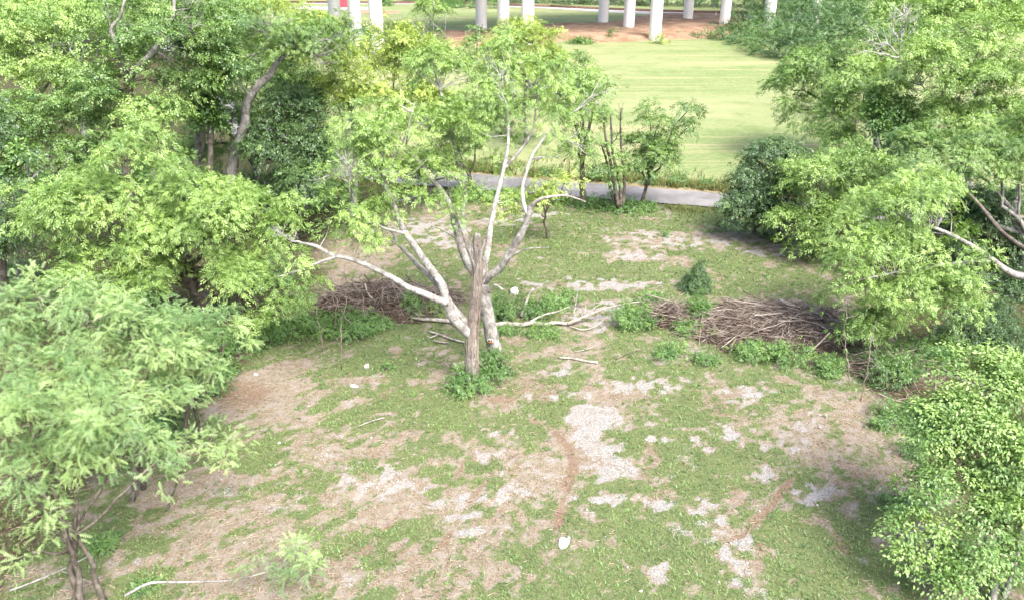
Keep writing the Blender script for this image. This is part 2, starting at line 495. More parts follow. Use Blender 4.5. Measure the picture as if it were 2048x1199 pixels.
ZZ = gz(XX, YY) - np.where(near, ms * .05, 0)
gb = MB()
ny, nx = XX.shape
ii = np.arange(ny - 1)[:, None] * nx + np.arange(nx - 1)[None]
gb.add(np.stack([XX, YY, ZZ], -1).reshape(-1, 3), np.stack([ii, ii + 1, ii + nx + 1, ii + nx], -1).reshape(-1, 4), mg.ravel())
def ground_material():
    m, nt, out = new_mat('ground'); q = NT(nt)
    co = q.coord()
    g, gr, so_, wo = q.attr('tint'), q.attr('gravel'), q.attr('soil'), q.attr('woods')
    f1 = q.noise(co, 6, 6, .75); f2 = q.noise(co, 17, 6, .8); f3 = q.noise(co, 2.2, 5, .65)
    f4 = q.noise(q.mapping(co, (1, 3.5, 1), (0, 0, .7)), 14, 5, .75)
    straw = q.mix(q.step(f2, .36, .64), (.085, .066, .046), (.27, .232, .178))
    straw = q.mix(q.math('MULTIPLY', q.step(f3, .44, .60), .7), straw, (.235, .212, .19))
    straw = q.mix(q.math('MULTIPLY', q.step(f4, .52, .66), .65), straw, (.33, .285, .205))
    straw = q.mix(q.math('MULTIPLY', q.step(f1, .55, .70), .75), straw, (.10, .067, .045))
    green = q.mix(q.step(f2, .35, .65), (.058, .082, .034), (.15, .18, .078))
    gg = q.math('ADD', g, q.math('ADD', q.math('MULTIPLY', q.math('SUBTRACT', f1, .5), .9), q.math('MULTIPLY', q.math('SUBTRACT', f2, .5), .7)))
    col = q.mix(q.step(gg, .40, .60), straw, green)
    soilc = q.mix(q.step(f2, .38, .62), (.11, .072, .048), (.215, .158, .113))
    ss = q.math('ADD', so_, q.math('MULTIPLY', q.math('SUBTRACT', f1, .5), 1.1))
    col = q.mix(q.math('MULTIPLY', q.step(ss, .40, .75), .85), col, soilc)
    grav = q.mix(q.step(f2, .40, .60), (.17, .167, .16), (.32, .32, .315))
    rr = q.math('ADD', gr, q.math('MULTIPLY', q.math('ADD', q.math('SUBTRACT', f1, .5), q.math('MULTIPLY', q.math('SUBTRACT', f2, .5), .8)), 1.5))
    rr = q.math('MULTIPLY', q.step(rr, .34, .56), q.step(gr, .02, .15))
    col = q.mix(q.math('MULTIPLY', rr, .9), col, grav)
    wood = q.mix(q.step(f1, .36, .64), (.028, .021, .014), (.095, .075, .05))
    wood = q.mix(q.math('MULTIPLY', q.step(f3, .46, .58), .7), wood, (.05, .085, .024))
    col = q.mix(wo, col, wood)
    q.bsdf(out, col, .95, q.bump(q.math('ADD', f1, q.math('MULTIPLY', f2, .6)), .9, .07), .1)
    return m
M['ground'] = ground_material()
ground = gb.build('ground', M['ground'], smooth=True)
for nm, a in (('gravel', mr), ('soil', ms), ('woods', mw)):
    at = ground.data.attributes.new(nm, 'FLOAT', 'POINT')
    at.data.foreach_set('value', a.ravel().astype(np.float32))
tag(ground, kind='structure')

def sheet(name, pts, z, mat, sub=None, jit=0.0, seed=1, label=None):
    """a flat sheet with an uneven outline, cut into strips along x"""
    rng = np.random.default_rng(seed)
    out = []
    n = len(pts)
    for i in range(n):
        a = np.array(pts[i]); b = np.array(pts[(i + 1) % n])
        L = np.linalg.norm(b - a); k = max(1, int(L / (sub or 1e9)))
        for t in range(k):
            p = a + (b - a) * t / k
            out.append(p + rng.uniform(-jit, jit, 2))
    import bmesh
    bm = bmesh.new()
    vs = [bm.verts.new((p[0], p[1], z)) for p in out]
    f = bm.faces.new(vs)
    if f.normal.z < 0: f.normal_flip()
    bmesh.ops.triangulate(bm, faces=bm.faces)
    for f in bm.faces:
        if f.normal.z < 0: f.normal_flip()
    me = bpy.data.meshes.new(name); bm.to_mesh(me); bm.free()
    me.materials.append(mat)
    o = bpy.data.objects.new(name, me); C.objects.link(o)
    tag(o, kind='structure')
    return o

# the mowed field beyond the road
def field_material():
    m, nt, out = new_mat('mowed_grass'); q = NT(nt)
    co = q.coord()
    big = q.noise(q.mapping(co, (.6, 1.6, 1), (0, 0, .15)), .045, 5, .6, .3)
    rows = q.noise(q.mapping(co, (.05, 1, 1), (0, 0, .12)), .55, 4, .6, .2)
    fine = q.noise(q.mapping(co, (.45, 1, 1)), 3.5, 6, .75)
    blot = q.noise(co, .22, 6, .7)
    col = q.mix(q.step(fine, .34, .66), (.112, .152, .06), (.185, .228, .105))
    col = q.mix(q.math('MULTIPLY', q.step(big, .40, .62), .8), col, (.21, .232, .12))
    col = q.mix(q.math('MULTIPLY', q.step(rows, .52, .64), .75), col, (.255, .24, .14))
    col = q.mix(q.math('MULTIPLY', q.step(blot, .50, .64), .6), col, (.115, .165, .058))
    q.bsdf(out, col, .95, q.bump(fine, .6, .08), .1)
    return m
M['field'] = field_material()
road_near = GP([(964, 381), (1449, 417)]); road_far = GP([(878, 344), (1442, 388)])
def ext(p, q, x):                                # point of the line pq at that x
    t = (x - p[0]) / (q[0] - p[0]); return (x, p[1] + (q[1] - p[1]) * t)
FX0, FX1 = -120, 160
fpts = [ext(*road_far, FX0), ext(*road_far, 90), (160, 60), (200, 250), (-260, 270), (-200, 120)]
fpts = [ext(*road_far, -14), ext(*road_far, 90), (160, 60), (200, 250), (-120, 270), (-80, 200), (-42, 110), (-22, 82)]
field = sheet('mowed_field', fpts, .055, M['field'])
m, nt, out = new_mat('asphalt'); q = NT(nt); co = q.coord()
n1 = q.noise(co, .5, 5, .6); n2 = q.noise(co, 22, 4, .7)
col = q.mix(q.step(n1, .36, .66), (.13, .127, .132), (.20, .197, .20))
col = q.mix(q.math('MULTIPLY', q.step(n2, .45, .62), .35), col, (.24, .235, .23))
col = q.mix(q.math('MULTIPLY', q.step(q.noise(q.mapping(co, (.3, 1, 1), (0, 0, -.24)), 1.6, 5, .7), .56, .66), .5), col, (.09, .09, .095))
q.bsdf(out, col, .9, q.bump(n2, .3, .02), .2)
M['asphalt'] = m
rn, rf = ext(*road_near, -9), ext(*road_far, -9)
bn = [(-9 - 6 * k, rn[1] + 1.6 * k + 1.1 * k * k) for k in range(6, 0, -1)] + [ext(*road_near, x) for x in np.arange(-9, 120, 1.0)]
bf = [(-9 - 6 * k + 1.0 * k ** .5, rf[1] + 1.6 * k + 1.2 * k * k) for k in range(6, 0, -1)] + [ext(*road_far, x) for x in np.arange(-9, 120, 1.0)]
rng = np.random.default_rng(3); n = len(bn)
V = [(p[0], p[1] + rng.normal(0, .05), .06) for p in bn] + [(p[0], p[1] + rng.normal(0, .05), .06) for p in bf]
mb = MB(); mb.add(V, [[k, k + 1, n + k + 1, n + k] for k in range(n - 1)])
road = tag(mb.build('road', M['asphalt']), kind='structure')
# sandy shoulder beyond the road
M['shoulder'] = plain_mat('shoulder', (.15, .13, .065), (.23, .20, .12), 1.2, .95, .5, .1)
fa, fb = road_far
sh = sheet('road_shoulder', [(-9, ext(fa, fb, -9)[1] - .02), (60, ext(fa, fb, 60)[1] - .02), (60, ext(fa, fb, 60)[1] + .9), (-9, ext(fa, fb, -9)[1] + .9)], .0575, M['shoulder'], .8, .16, 4)

# bare red dirt under the bridge, heaped at its near edge
def dirt_material():
    m, nt, out = new_mat('red_dirt'); q = NT(nt); co = q.coord()
    n1 = q.noise(co, .35, 6, .65); n2 = q.noise(co, 3, 5, .7)
    col = q.mix(q.step(n1, .38, .62), (.20, .125, .082), (.31, .215, .155))
    col = q.mix(q.math('MULTIPLY', q.step(n2, .5, .65), .6), col, (.16, .105, .075))
    q.bsdf(out, col, .95, q.bump(n2, .5, .1), .1)
    return m
M['dirt'] = dirt_material()
def heap(name, poly_px, height, seed, mat, step=.6, base=.06, edge=4.0):
    poly = np.array(GP(poly_px))
    x0, y0 = poly.min(0) - 1; x1, y1 = poly.max(0) + 1
    xs = np.arange(x0, x1, step); ys = np.arange(y0, y1, step * 1.6)
    X, Y = np.meshgrid(xs, ys)
    sd_ = poly_sd(X, Y, poly) + (fbm(X * .3, Y * .3, seed, 3) - .5) * 3.0
    hh = fbm(X * .16, Y * .16, seed + 5, 4)
    Z = base + np.clip(sd_ / edge, -.12, 1) * height * (.25 + 1.2 * hh)
    mb = MB(); n0, n1_ = X.shape
    i = np.arange(n0 - 1)[:, None] * n1_ + np.arange(n1_ - 1)[None]
    F = np.stack([i, i + 1, i + n1_ + 1, i + n1_], -1).reshape(-1, 4)
    keep = (sd_.ravel()[F] > -.8).any(1)
    mb.add(np.stack([X, Y, Z], -1).reshape(-1, 3), F[keep], .5)
    o = mb.build(name, mat, smooth=True)
    return tag(o, kind='structure')
heap('dirt_bank', [(860, 66), (960, 62), (1110, 50), (1200, 48), (1240, 40), (1330, 27), (1480, 30), (1520, 60), (1420, 78), (1340, 80), (1290, 84), (1200, 86), (1130, 82), (1000, 96), (880, 96)], .7, 5, M['dirt'])
heap('dirt_bank', [(715, 22), (745, 21), (800, 24), (790, 28), (740, 29), (712, 27)], .15, 8, M['dirt'])

exec_parts = []
del exec_parts
# ------------------------------------------------------------------ the highway bridge
def at(u, Y):                                    # ground point straight under pixel column u at distance Y
    dep = Y * ct + CAM_H * st
    return np.array([(u - CU) / FPX * dep, Y, 0.0])
def box(mb, c, sx, sy, sz, rz=0.0, tint=.5):
    cs, sn = math.cos(rz), math.sin(rz)
    V = []
    for z in (0, 1):
        for x, y in ((-1, -1), (1, -1), (1, 1), (-1, 1)):
            X, Y = x * sx / 2, y * sy / 2
            V.append([c[0] + X * cs - Y * sn, c[1] + X * sn + Y * cs, c[2] + z * sz])
    F = [[0, 3, 2, 1], [4, 5, 6, 7], [0, 1, 5, 4], [1, 2, 6, 5], [2, 3, 7, 6], [3, 0, 4, 7]]
    mb.add(V, F, tint)
def concrete_material():
    m, nt, out = new_mat('concrete'); q = NT(nt); co = q.coord()
    n1 = q.noise(q.mapping(co, (1, 1, .15)), .9, 5, .6); n2 = q.noise(co, 6, 5, .7)
    col = q.mix(q.step(n1, .35, .65), (.66, .66, .665), (.74, .74, .74))
    col = q.mix(q.math('MULTIPLY', q.step(n2, .55, .7), .3), col, (.55, .55, .55))
    q.bsdf(out, col, .85, q.bump(n2, .1, .02), .3)
    return m
M['concrete'] = concrete_material()
M['patch'] = plain_mat('patch_paint', (.33, .345, .38), (.38, .395, .43), 1.5, .8, .05)
bents = [[(674, 80), (714, 92), (757, 108)], [(963, 63), (1007, 76), (1055, 90)], [(1206, 48), (1257, 61), (1309, 81)], [(1375, 43), (1448, 54)]]
bents = [[G(u, v) for u, v in b] for b in bents]
b3 = bents[3]; b3.append(b3[1] + (b3[1] - b3[0]) * 1.05)
b_extra = [p + (bents[3][i] - bents[2][i]) for i, p in enumerate(bents[3])]
bents.append(b_extra)
b_left = [p + (bents[0][i] - bents[1][i]) for i, p in enumerate(bents[0])]
bents.insert(0, b_left)
CAPZ = 27.0
brg = thing('highway_bridge', (0, 165, 0), 'white concrete highway bridge on rows of tall columns behind the mowed field', 'bridge')
COLW = 2.05
for bi, b in enumerate(bents):
    d = b[2] - b[0]; rz = math.atan2(d[1], d[0])
    for p in b:
        mb = MB()
        wv = COLW / 2; ch = .52
        prof = [(-wv, -wv + ch), (-wv + ch, -wv), (wv - ch, -wv), (wv, -wv + ch), (wv, wv - ch), (wv - ch, wv), (-wv + ch, wv), (-wv, wv - ch)]
        a = rz + R(8)
        cs, sn = math.cos(a), math.sin(a)
        zs = [-.3, 8, 17, CAPZ]
        V = [[p[0] + x * cs - y * sn, p[1] + x * sn + y * cs, z] for z in zs for x, y in prof]
        F = [[k * 8 + j, k * 8 + (j + 1) % 8, (k + 1) * 8 + (j + 1) % 8, (k + 1) * 8 + j] for k in range(3) for j in range(8)]
        mb.add(V, F)
        col = mb.build('column', M['concrete'], brg)
        if bi == 4 and p is b[0] or bi == 3 and p is b[0]:
            pm = MB()
            # repainted rectangle low on the face towards the field
            fx, fy = sn, -cs
            c0 = p + np.array([fx, fy, 0]) * (wv + .012)
            box(pm, (c0[0], c0[1], .9), 1.0, .012, 1.5, a)
            pm.build('paint_patch', M['patch'], col)
    c = (b[0] + b[2]) / 2
    mb = MB(); L = np.linalg.norm(d) + 7
    box(mb, (c[0], c[1], CAPZ + .003), L, 2.2, 1.6, rz)
    mb.build('cap_beam', M['concrete'], brg)
mb = MB()
ends0, ends1 = bents[0], bents[-1]
run = ends1[1] - ends0[1]; run = run / np.linalg.norm(run)
def edge(k, e):
    return [b[k] + (b[k] - b[1]) / np.linalg.norm(b[k] - b[1]) * e for b in bents]
A = edge(2, 4.0); B = edge(0, 4.0)
A = [A[0] + (A[0] - A[1]) * 4] + A + [A[-1] + (A[-1] - A[-2]) * 4]
B = [B[0] + (B[0] - B[1]) * 4] + B + [B[-1] + (B[-1] - B[-2]) * 4]
z0, z1 = CAPZ + 1.61, CAPZ + 3.4
n = len(A)
V = [[p[0], p[1], z] for z in (z0, z1) for row in (A, B) for p in row]
F = []
for k in range(n - 1):
    F += [[k, n + k, n + k + 1, k + 1], [2 * n + k, 2 * n + k + 1, 3 * n + k + 1, 3 * n + k], [k, k + 1, 2 * n + k + 1, 2 * n + k], [n + k, 3 * n + k, 3 * n + k + 1, n + k + 1]]
mb.add(V, F); mb.build('deck', M['concrete'], brg)
for row in (A, B):
    mb = MB()
    for p, q_ in zip(row[:-1], row[1:]):
        c = (p + q_) / 2; d = q_ - p
        box(mb, (c[0], c[1], z1 + .002), np.linalg.norm(d), .4, 1.0, math.atan2(d[1], d[0]))
    mb.build('parapet', M['concrete'], brg)

# ------------------------------------------------------------------ railway, container and other far things
def px_strip(name, top, bot, z, mat, sub=2.0, jit=.3, seed=2):
    return sheet(name, GP(top) + GP(bot)[::-1], z, mat, sub, jit, seed)
M['ballast'] = plain_mat('ballast', (.24, .235, .23), (.34, .335, .33), 1.2, .95, .5, .1)
px_strip('railway_bed', [(560, 5), (860, 6.5), (1000, 10.5), (1100, 13.5), (1200, 18), (1300, 22), (1450, 26), (1620, 29)],
         [(560, 9), (860, 9.5), (1000, 14.5), (1100, 18.5), (1200, 25), (1300, 30), (1450, 38), (1620, 44)], .09, M['ballast'])
trk = thing('railway_track', G(1200, 19), 'dark rusty railway rails on pale ballast behind the bridge columns', 'railway')
M['rust'] = plain_mat('rust', (.10, .055, .04), (.19, .11, .085), 3, .8, .2)
for dv in (-1.2, .6):
    mb = MB()
    pts = np.array(GP([(560, 6 + dv), (860, 7.2 + dv), (1000, 11.5 + dv), (1100, 14.5 + dv), (1200, 19.2 + dv), (1300, 23.2 + dv), (1450, 27.2 + dv), (1620, 30.5 + dv)]))
    for a, b in zip(pts[:-1], pts[1:]):
        c = (a + b) / 2; d = b - a
        box(mb, (c[0], c[1], .1), np.hypot(*d) + .05, .16, .30, math.atan2(d[1], d[0]))
    mb.build('rail', M['rust'], trk)
for k in range(70):
    mb = MB(); t = k / 69
    u = 600 + 980 * t
    v = np.interp(u, [560, 860, 1000, 1100, 1200, 1300, 1450, 1620], [5.7, 7, 11.2, 14.2, 19, 23, 27, 30.2])
    p = G(u, v); box(mb, (p[0], p[1], .092), .3, 3.0, .14, .05)
    mb.build('sleeper', M['rust'], trk)

c0 = G(688, 15.5)
cont = thing('shipping_container', c0, 'red steel shipping container standing on pale gravel behind the bridge columns', 'container')
M['red'] = plain_mat('red_paint', (.52, .055, .085), (.62, .10, .12), 1.0, .6, .05)
M['darkred'] = plain_mat('dark_red_paint', (.30, .03, .05), (.36, .05, .06), 1.0, .6, .05)
W_, D_, H_ = 3.4, 2.5, 2.6
mb = MB(); nrib = 12
xs = np.repeat(np.linspace(-W_ / 2, W_ / 2, nrib * 2 + 1), 2)[1:-1]
dd = np.tile([0, 0, .05, .05], nrib + 1)[:len(xs)]
V = [[c0[0] + x, c0[1] + y_, z] for z in (.12, H_) for x, y_ in zip(xs, dd)]
k = len(xs); F = [[i, i + 1, k + i + 1, k + i] for i in range(k - 1)]
mb.add(V, F)
box(mb, (c0[0], c0[1] + .1 + D_ / 2, .12), W_, D_, H_ - .12)
mb.build('body', M['red'], cont)
for sx in (-1, 1):
    mb = MB(); box(mb, (c0[0] + sx * (W_ / 2 - .06), c0[1] + .02, .0), .14, .16, H_ + .02); mb.build('corner_post', M['darkred'], cont)
for zz in (0.0, H_ - .1):
    mb = MB(); box(mb, (c0[0], c0[1] - .03, zz + .004), W_ - .3, .1, .13); mb.build('rail', M['darkred'], cont)
px_strip('gravel_yard', [(560, 14), (720, 14), (745, 18)], [(560, 19), (690, 22), (745, 20)], .075, M['ballast'], 3, .3)
# white marker post by the track
p = G(1431, 37)
post = thing('marker_post', p, 'short white marker post standing in the dirt beside the railway', 'post')
mb = MB(); tube(mb, [p + [0, 0, -.2], p + [.03, 0, 1.3]], .12, 6); mb.build('shaft', M['stone_white'], post)
mb = MB(); tube(mb, [p + [.03, 0, 1.3], p + [.03, 0, 1.42]], [.15, .10], 6); mb.build('cap', M['stone_white'], post)
p = G(940, 16)
pole = thing('utility_pole', p, 'thin pale pole standing among bushes beside the railway', 'pole')
mb = MB(); tube(mb, [p + [0, 0, -.2], p + [.0, 0, 9]], [.16, .1], 6); mb.build('shaft', M['stone'], pole)
mb = MB(); box(mb, (p[0], p[1], 8.2), 2.0, .12, .14); mb.build('crossarm', M['stone'], pole)

# ------------------------------------------------------------------ plants
UP = np.array([0., 0., 1.])
def dirs(rng, n, zmin=-.55):
    z = rng.uniform(zmin, 1, n); a = rng.uniform(0, 2 * np.pi, n); r = np.sqrt(1 - z * z)
    return np.stack([r * np.cos(a), r * np.sin(a), z], -1)
def lobe_clumps(rng, c, rad, csize, fill, gap):
    a, b, h = rad
    area = 4 * np.pi * (((a * b) ** 1.6 + (a * h) ** 1.6 + (b * h) ** 1.6) / 3) ** (1 / 1.6)
    n = max(6, int(fill * area / csize ** 2))
    d = dirs(rng, n, -.6)
    ph = rng.uniform(0, 6.28, 6); k = rng.uniform(2, 4.5, (6, 3)) * rng.choice([-1, 1], (6, 3))
    lump = sum(np.sin(d @ k[i] + ph[i]) for i in range(6)) / 6
    rho = (1 - .62 * rng.random(n) ** 1.7) * (1 + .42 * lump)
    gn = np.sin(d @ (k[0] * 1.7) + ph[3]) + np.sin(d @ (k[1] * 2.1) + ph[1]) + rng.normal(0, .7, n)
    keep = gn > np.quantile(gn, gap)
    d, rho = d[keep], rho[keep]
    pos = np.asarray(c) + d * rho[:, None] * np.array(rad)
    return pos, d
def sublobes(rng, c, rad, k=8):
    """break a lobe into smaller bosses so that the crown billows"""
    d = dirs(rng, k, -.55)
    out = [(np.asarray(c) - UP * rad[2] * .1, tuple(np.array(rad) * .55), .45)]
    for q_ in d:
        f = rng.uniform(.34, .56)
        out.append((np.asarray(c) + q_ * np.array(rad) * rng.uniform(.62, .92), (rad[0] * f, rad[1] * f, rad[2] * f * .85), 1.0))
    return out
def foliage(mb, rng, pos, out, tm, csize, nl, lsize, flat=.16, droop=.35, tvar=.22, spread=.5, tbias=0.0):
    """a flattened spray of leaves round every clump centre"""
    n = len(pos)
    if n == 0: return
    nrm = out * .5 + UP * .85 + rng.normal(0, .2, (n, 3))
    nrm /= np.linalg.norm(nrm, axis=1)[:, None]
    cs = csize * rng.uniform(.65, 1.35, n)
    ct_ = rng.normal(.48 + tbias, tvar, n)
    N = np.repeat(np.arange(n), nl); m_ = len(N)
    nn = nrm[N]
    # ragged pad: leaves fill a disc whose rim is uneven, drooping towards the rim
    e1 = np.cross(nrm, np.array([.3, .9, .1])); e1 /= np.linalg.norm(e1, axis=1)[:, None]
    e2 = np.cross(nrm, e1)
    th = rng.uniform(0, 2 * np.pi, m_); ph = rng.uniform(0, 6.28, (n, 3))[N]
    rim = .80 + .16 * np.sin(3 * th + ph[:, 0]) + .14 * np.sin(5 * th + ph[:, 1]) + .10 * np.sin(9 * th + ph[:, 2])
    rr = np.sqrt(rng.random(m_)) * rim * spread * 1.5
    h = rng.normal(0, .5, m_) * flat
    g = (e1[N] * np.cos(th)[:, None] + e2[N] * np.sin(th)[:, None]) * rr[:, None] + nn * h[:, None]
    p = pos[N] + cs[N][:, None] * (g - UP * (droop * rr ** 2)[:, None] + out[N] * .15)
    al = g / (rr[:, None] + 1e-6) + out[N] * .35 - UP * .25 + rng.normal(0, .35, (len(N), 3))
    ln = nn + rng.normal(0, .38, (len(N), 3))
    sz = lsize * rng.uniform(.7, 1.3, len(N))
    tt = np.clip(ct_[N] + rng.normal(0, .09, len(N)), 0, 1)
    scatter(mb, tm, p - al * (sz * .3)[:, None], al, ln, sz, tt)

_r = np.random.default_rng(5)
T_TWIG = tmpl_twig(_r, 5, .22); T_TWIG7 = tmpl_twig(_r, 7, .17); T_FROND = tmpl_frond(7); T_ROUND = tmpl_round(); T_OVAL = tmpl_oval(.28)
SPEC = {   # noqa  # template, clump size, leaves per clump, leaf size, droop
    'twig':   (T_TWIG, 1.25, 28, .43, .5),
    'fine':   (T_TWIG7, 1.0, 30, .28, .4),
    'far':    (T_TWIG, 1.6, 22, .70, .4),
    'near':   (T_TWIG7, 1.15, 38, .30, .65),
    'frond':  (T_FROND, .95, 35, .27, .18),
    'round':  (T_OVAL, .80, 66, .125, .4),
    'vine':   (T_OVAL, .80, 34, .22, .6),
    'shrub':  (T_TWIG, .46, 13, .24, .35),
    'smallshrub': (T_TWIG, .30, 13, .16, .3),
}
def limb_path(a, b, rng, sag=.15, n=8, wob=.06):
    a = np.asarray(a); b = np.asarray(b); L = np.linalg.norm(b - a)
    t = np.linspace(0, 1, n)[:, None]
    p = a * (1 - t) + b * t
    p = p + np.sin(t * np.pi) * (-UP * sag * L * rng.uniform(-.6, 1.0))
    w = rng.normal(0, wob * L, (n, 3)) * np.sin(t * np.pi)
    w = (w + np.roll(w, 1, 0)) / 2
    return p + w
def twigs_to(mb, rng, nodes, pos, frac, r0=.035, maxlen=6.0, sides=3):
    if len(nodes) == 0: return
    for p in pos[rng.random(len(pos)) < frac]:
        d = np.linalg.norm(nodes - p, axis=1) + (nodes[:, 2] > p[2]) * 1.0
        i = int(d.argmin())
        if d[i] > maxlen or d[i] < .15: continue
        pt = limb_path(nodes[i], p, rng, .12, 5, .07)
        tube(mb, pt, np.linspace(r0 * rng.uniform(.6, 1.3), .008, 5), sides, cap=False)

def tree(name, label, base, lobes, leaf='leaf_mid', kind='twig', seed=1, tr=.25, bark='bark_grey', fill=1.5, gap=.18, cat='tree', group=None,
         top=None, manual=None, twig=.30, trunks=None, drop_leaf=None, limbs=True, bare=None):
    """lobes: (u, v, Y, ru, rv[, depth ratio]) in photo pixels at distance Y; base: (u, Y) or a 3-D point"""
    rng = np.random.default_rng(seed)
    b = at(*base) if len(base) == 2 else np.asarray(base, float)
    root = thing(name, b, label, cat, group)
    L = []
    for lb in lobes:
        c = P(lb[0], lb[1], lb[2]); k = mpp(c)
        L.append((c, (lb[3] * k, lb[3] * k * (lb[5] if len(lb) > 5 else .9), lb[4] * k * 1.04)))
    nodes = []
    if manual:
        for nm, mat, path, r0, r1 in manual:
            pts = np.array([list(P(u, v, Y)) for u, v, Y in path])
            sp = smooth_path(pts, max(6, len(pts) * 4))
            mb = MB(); n_ = len(sp)
            rad = np.linspace(0, 1, n_) ** .9 * (r1 - r0) + r0
            tube(mb, sp, rad, 9 if r0 > .12 else 6, rng, .09)
            mb.build(nm, M[mat], root, smooth=True)
            nodes.append(sp[n_ // 3:])
    else:
        cen = np.mean([c for c, r in L], 0)
        tops = top if top is not None else np.array([b[0] * .55 + cen[0] * .45, b[1] * .5 + cen[1] * .5, max(1.2, cen[2] * .62)])
        base_list = trunks or [b]
        for bb in base_list:
            bb = np.asarray(bb, float)
            tp = limb_path(bb - UP * .25, tops + rng.normal(0, .2, 3) * (len(base_list) > 1), rng, .0, 9, .035)
            rad = np.linspace(tr, tr * .55, 9); rad[0] *= 1.25
            mb = MB(); tube(mb, tp, rad, 9, rng, .08)
            mb.build('trunk', M[bark], root, smooth=True)
            nodes.append(tp[5:])
        if limbs:
            for c, r in L:
                i = rng.integers(4, 9)
                e = c + rng.normal(0, .12, 3) * np.array(r) - UP * r[2] * .1
                lp = limb_path(tp[i], e, rng, .16, 8, .05)
                mb = MB(); tube(mb, lp, np.linspace(tr * .5, .035, 8), 6, rng, .06)
                mb.build('limb', M[bark], root, smooth=True)
                nodes.append(lp[3:])
    nodes = np.vstack(nodes) if nodes else np.zeros((0, 3))
    tm, cs, nl, ls, dr = SPEC[kind]
    fm = MB(); bm_ = MB()
    sub = []
    for c, r in L:
        sub += sublobes(rng, c, r, 8) if max(r) > cs * 1.3 else [(c, r, 1.0)]
    for c, r, ff in sub:
        pos, out_ = lobe_clumps(rng, c, r, cs, fill * .80 * ff, gap)
        ok = pos[:, 2] > .15
        pos, out_ = pos[ok], out_[ok]
        foliage(fm, rng, pos, out_, tm, cs, nl, ls, droop=dr, tbias=rng.normal(0, .15))
        twigs_to(bm_, rng, nodes, pos, twig)
    if bare:                                    # leafless twigs reaching out of the crown
        for (u0, v0, u1, v1, Y, r0) in bare:
            a_, e_ = P(u0, v0, Y), P(u1, v1, Y - .4)
            lp = limb_path(a_, e_, rng, .08, 9, .06)
            tube(bm_, lp, np.linspace(r0, .015, 9), 5)
            for _ in range(9):
                i = rng.integers(3, 9); d = (e_ - a_) * rng.uniform(.2, .45) + rng.normal(0, .22, 3) * np.linalg.norm(e_ - a_)
                sp = limb_path(lp[i], lp[i] + d, rng, -.1, 5, .08)
                tube(bm_, sp, np.linspace(r0 * .4, .008, 5), 3, cap=False)
                for _ in range(2):
                    d2 = d * .4 + rng.normal(0, .25, 3) * np.linalg.norm(d)
                    tube(bm_, limb_path(sp[2], sp[2] + d2, rng, 0, 4, .08), np.linspace(r0 * .22, .006, 4), 3, cap=False)
    if fm.n: fm.build('crown', M[leaf], root)
    if bm_.n: bm_.build('branchwork', M[bark], root)['kind'] = 'stuff'
    return root
def shrub(name, label, u, v, ru, rv, leaf='leaf_weed', seed=1, group=None, kind='shrub', fill=1.5, lumps=3, bark='bark_brown', cone=False, stems=4, cat='shrub'):
    """stands on the ground at pixel (u, v); ru, rv its half width and height in pixels"""
    rng = np.random.default_rng(seed)
    b = G(u, v); k = mpp(b)
    b[2] = float(gz(b[0], b[1])) if v > 380 else .05
    root = thing(name, b, label, cat, group)
    Rw, Hh = ru * k * 1.2, rv * k * 1.2
    fm, sm = MB(), MB()
    tm, cs, nl, ls, dr = SPEC[kind]
    for i in range(lumps):
        if cone:
            f = i / max(1, lumps - 1)
            c = b + np.array([0, 0, Hh * (.22 + .62 * f)]); r = (Rw * (1 - .7 * f), Rw * (1 - .7 * f), Hh * .28)
        else:
            a = rng.uniform(0, 6.28); q_ = rng.uniform(.15, .5) if lumps > 1 else 0
            s = rng.uniform(.5, .8) if lumps > 1 else 1
            c = b + np.array([math.cos(a) * Rw * q_ * 1.2, math.sin(a) * Rw * q_ * .8, Hh * s * .5])
            r = (Rw * s, Rw * s * .85, Hh * s * .55)
        pos, out_ = lobe_clumps(rng, c, r, cs, fill, .24)
        ok = pos[:, 2] > .04
        pos, out_ = pos[ok], out_[ok]
        foliage(fm, rng, pos, out_, tm, cs, nl, ls, droop=dr, flat=.4, tbias=rng.normal(0, .1))
    for i in range(stems):
        e = b + np.array([rng.normal(0, Rw * .4), rng.normal(0, Rw * .3), Hh * rng.uniform(.55, .85)])
        s0 = b + np.array([rng.normal(0, Rw * .1), rng.normal(0, Rw * .1), -.06])
        mb = MB(); tube(mb, limb_path(s0, e, rng, .1, 6, .05), np.linspace(.03, .01, 6), 4)
        mb.build('stem', M[bark], root)
    fm.build('foliage', M[leaf], root)
    return root
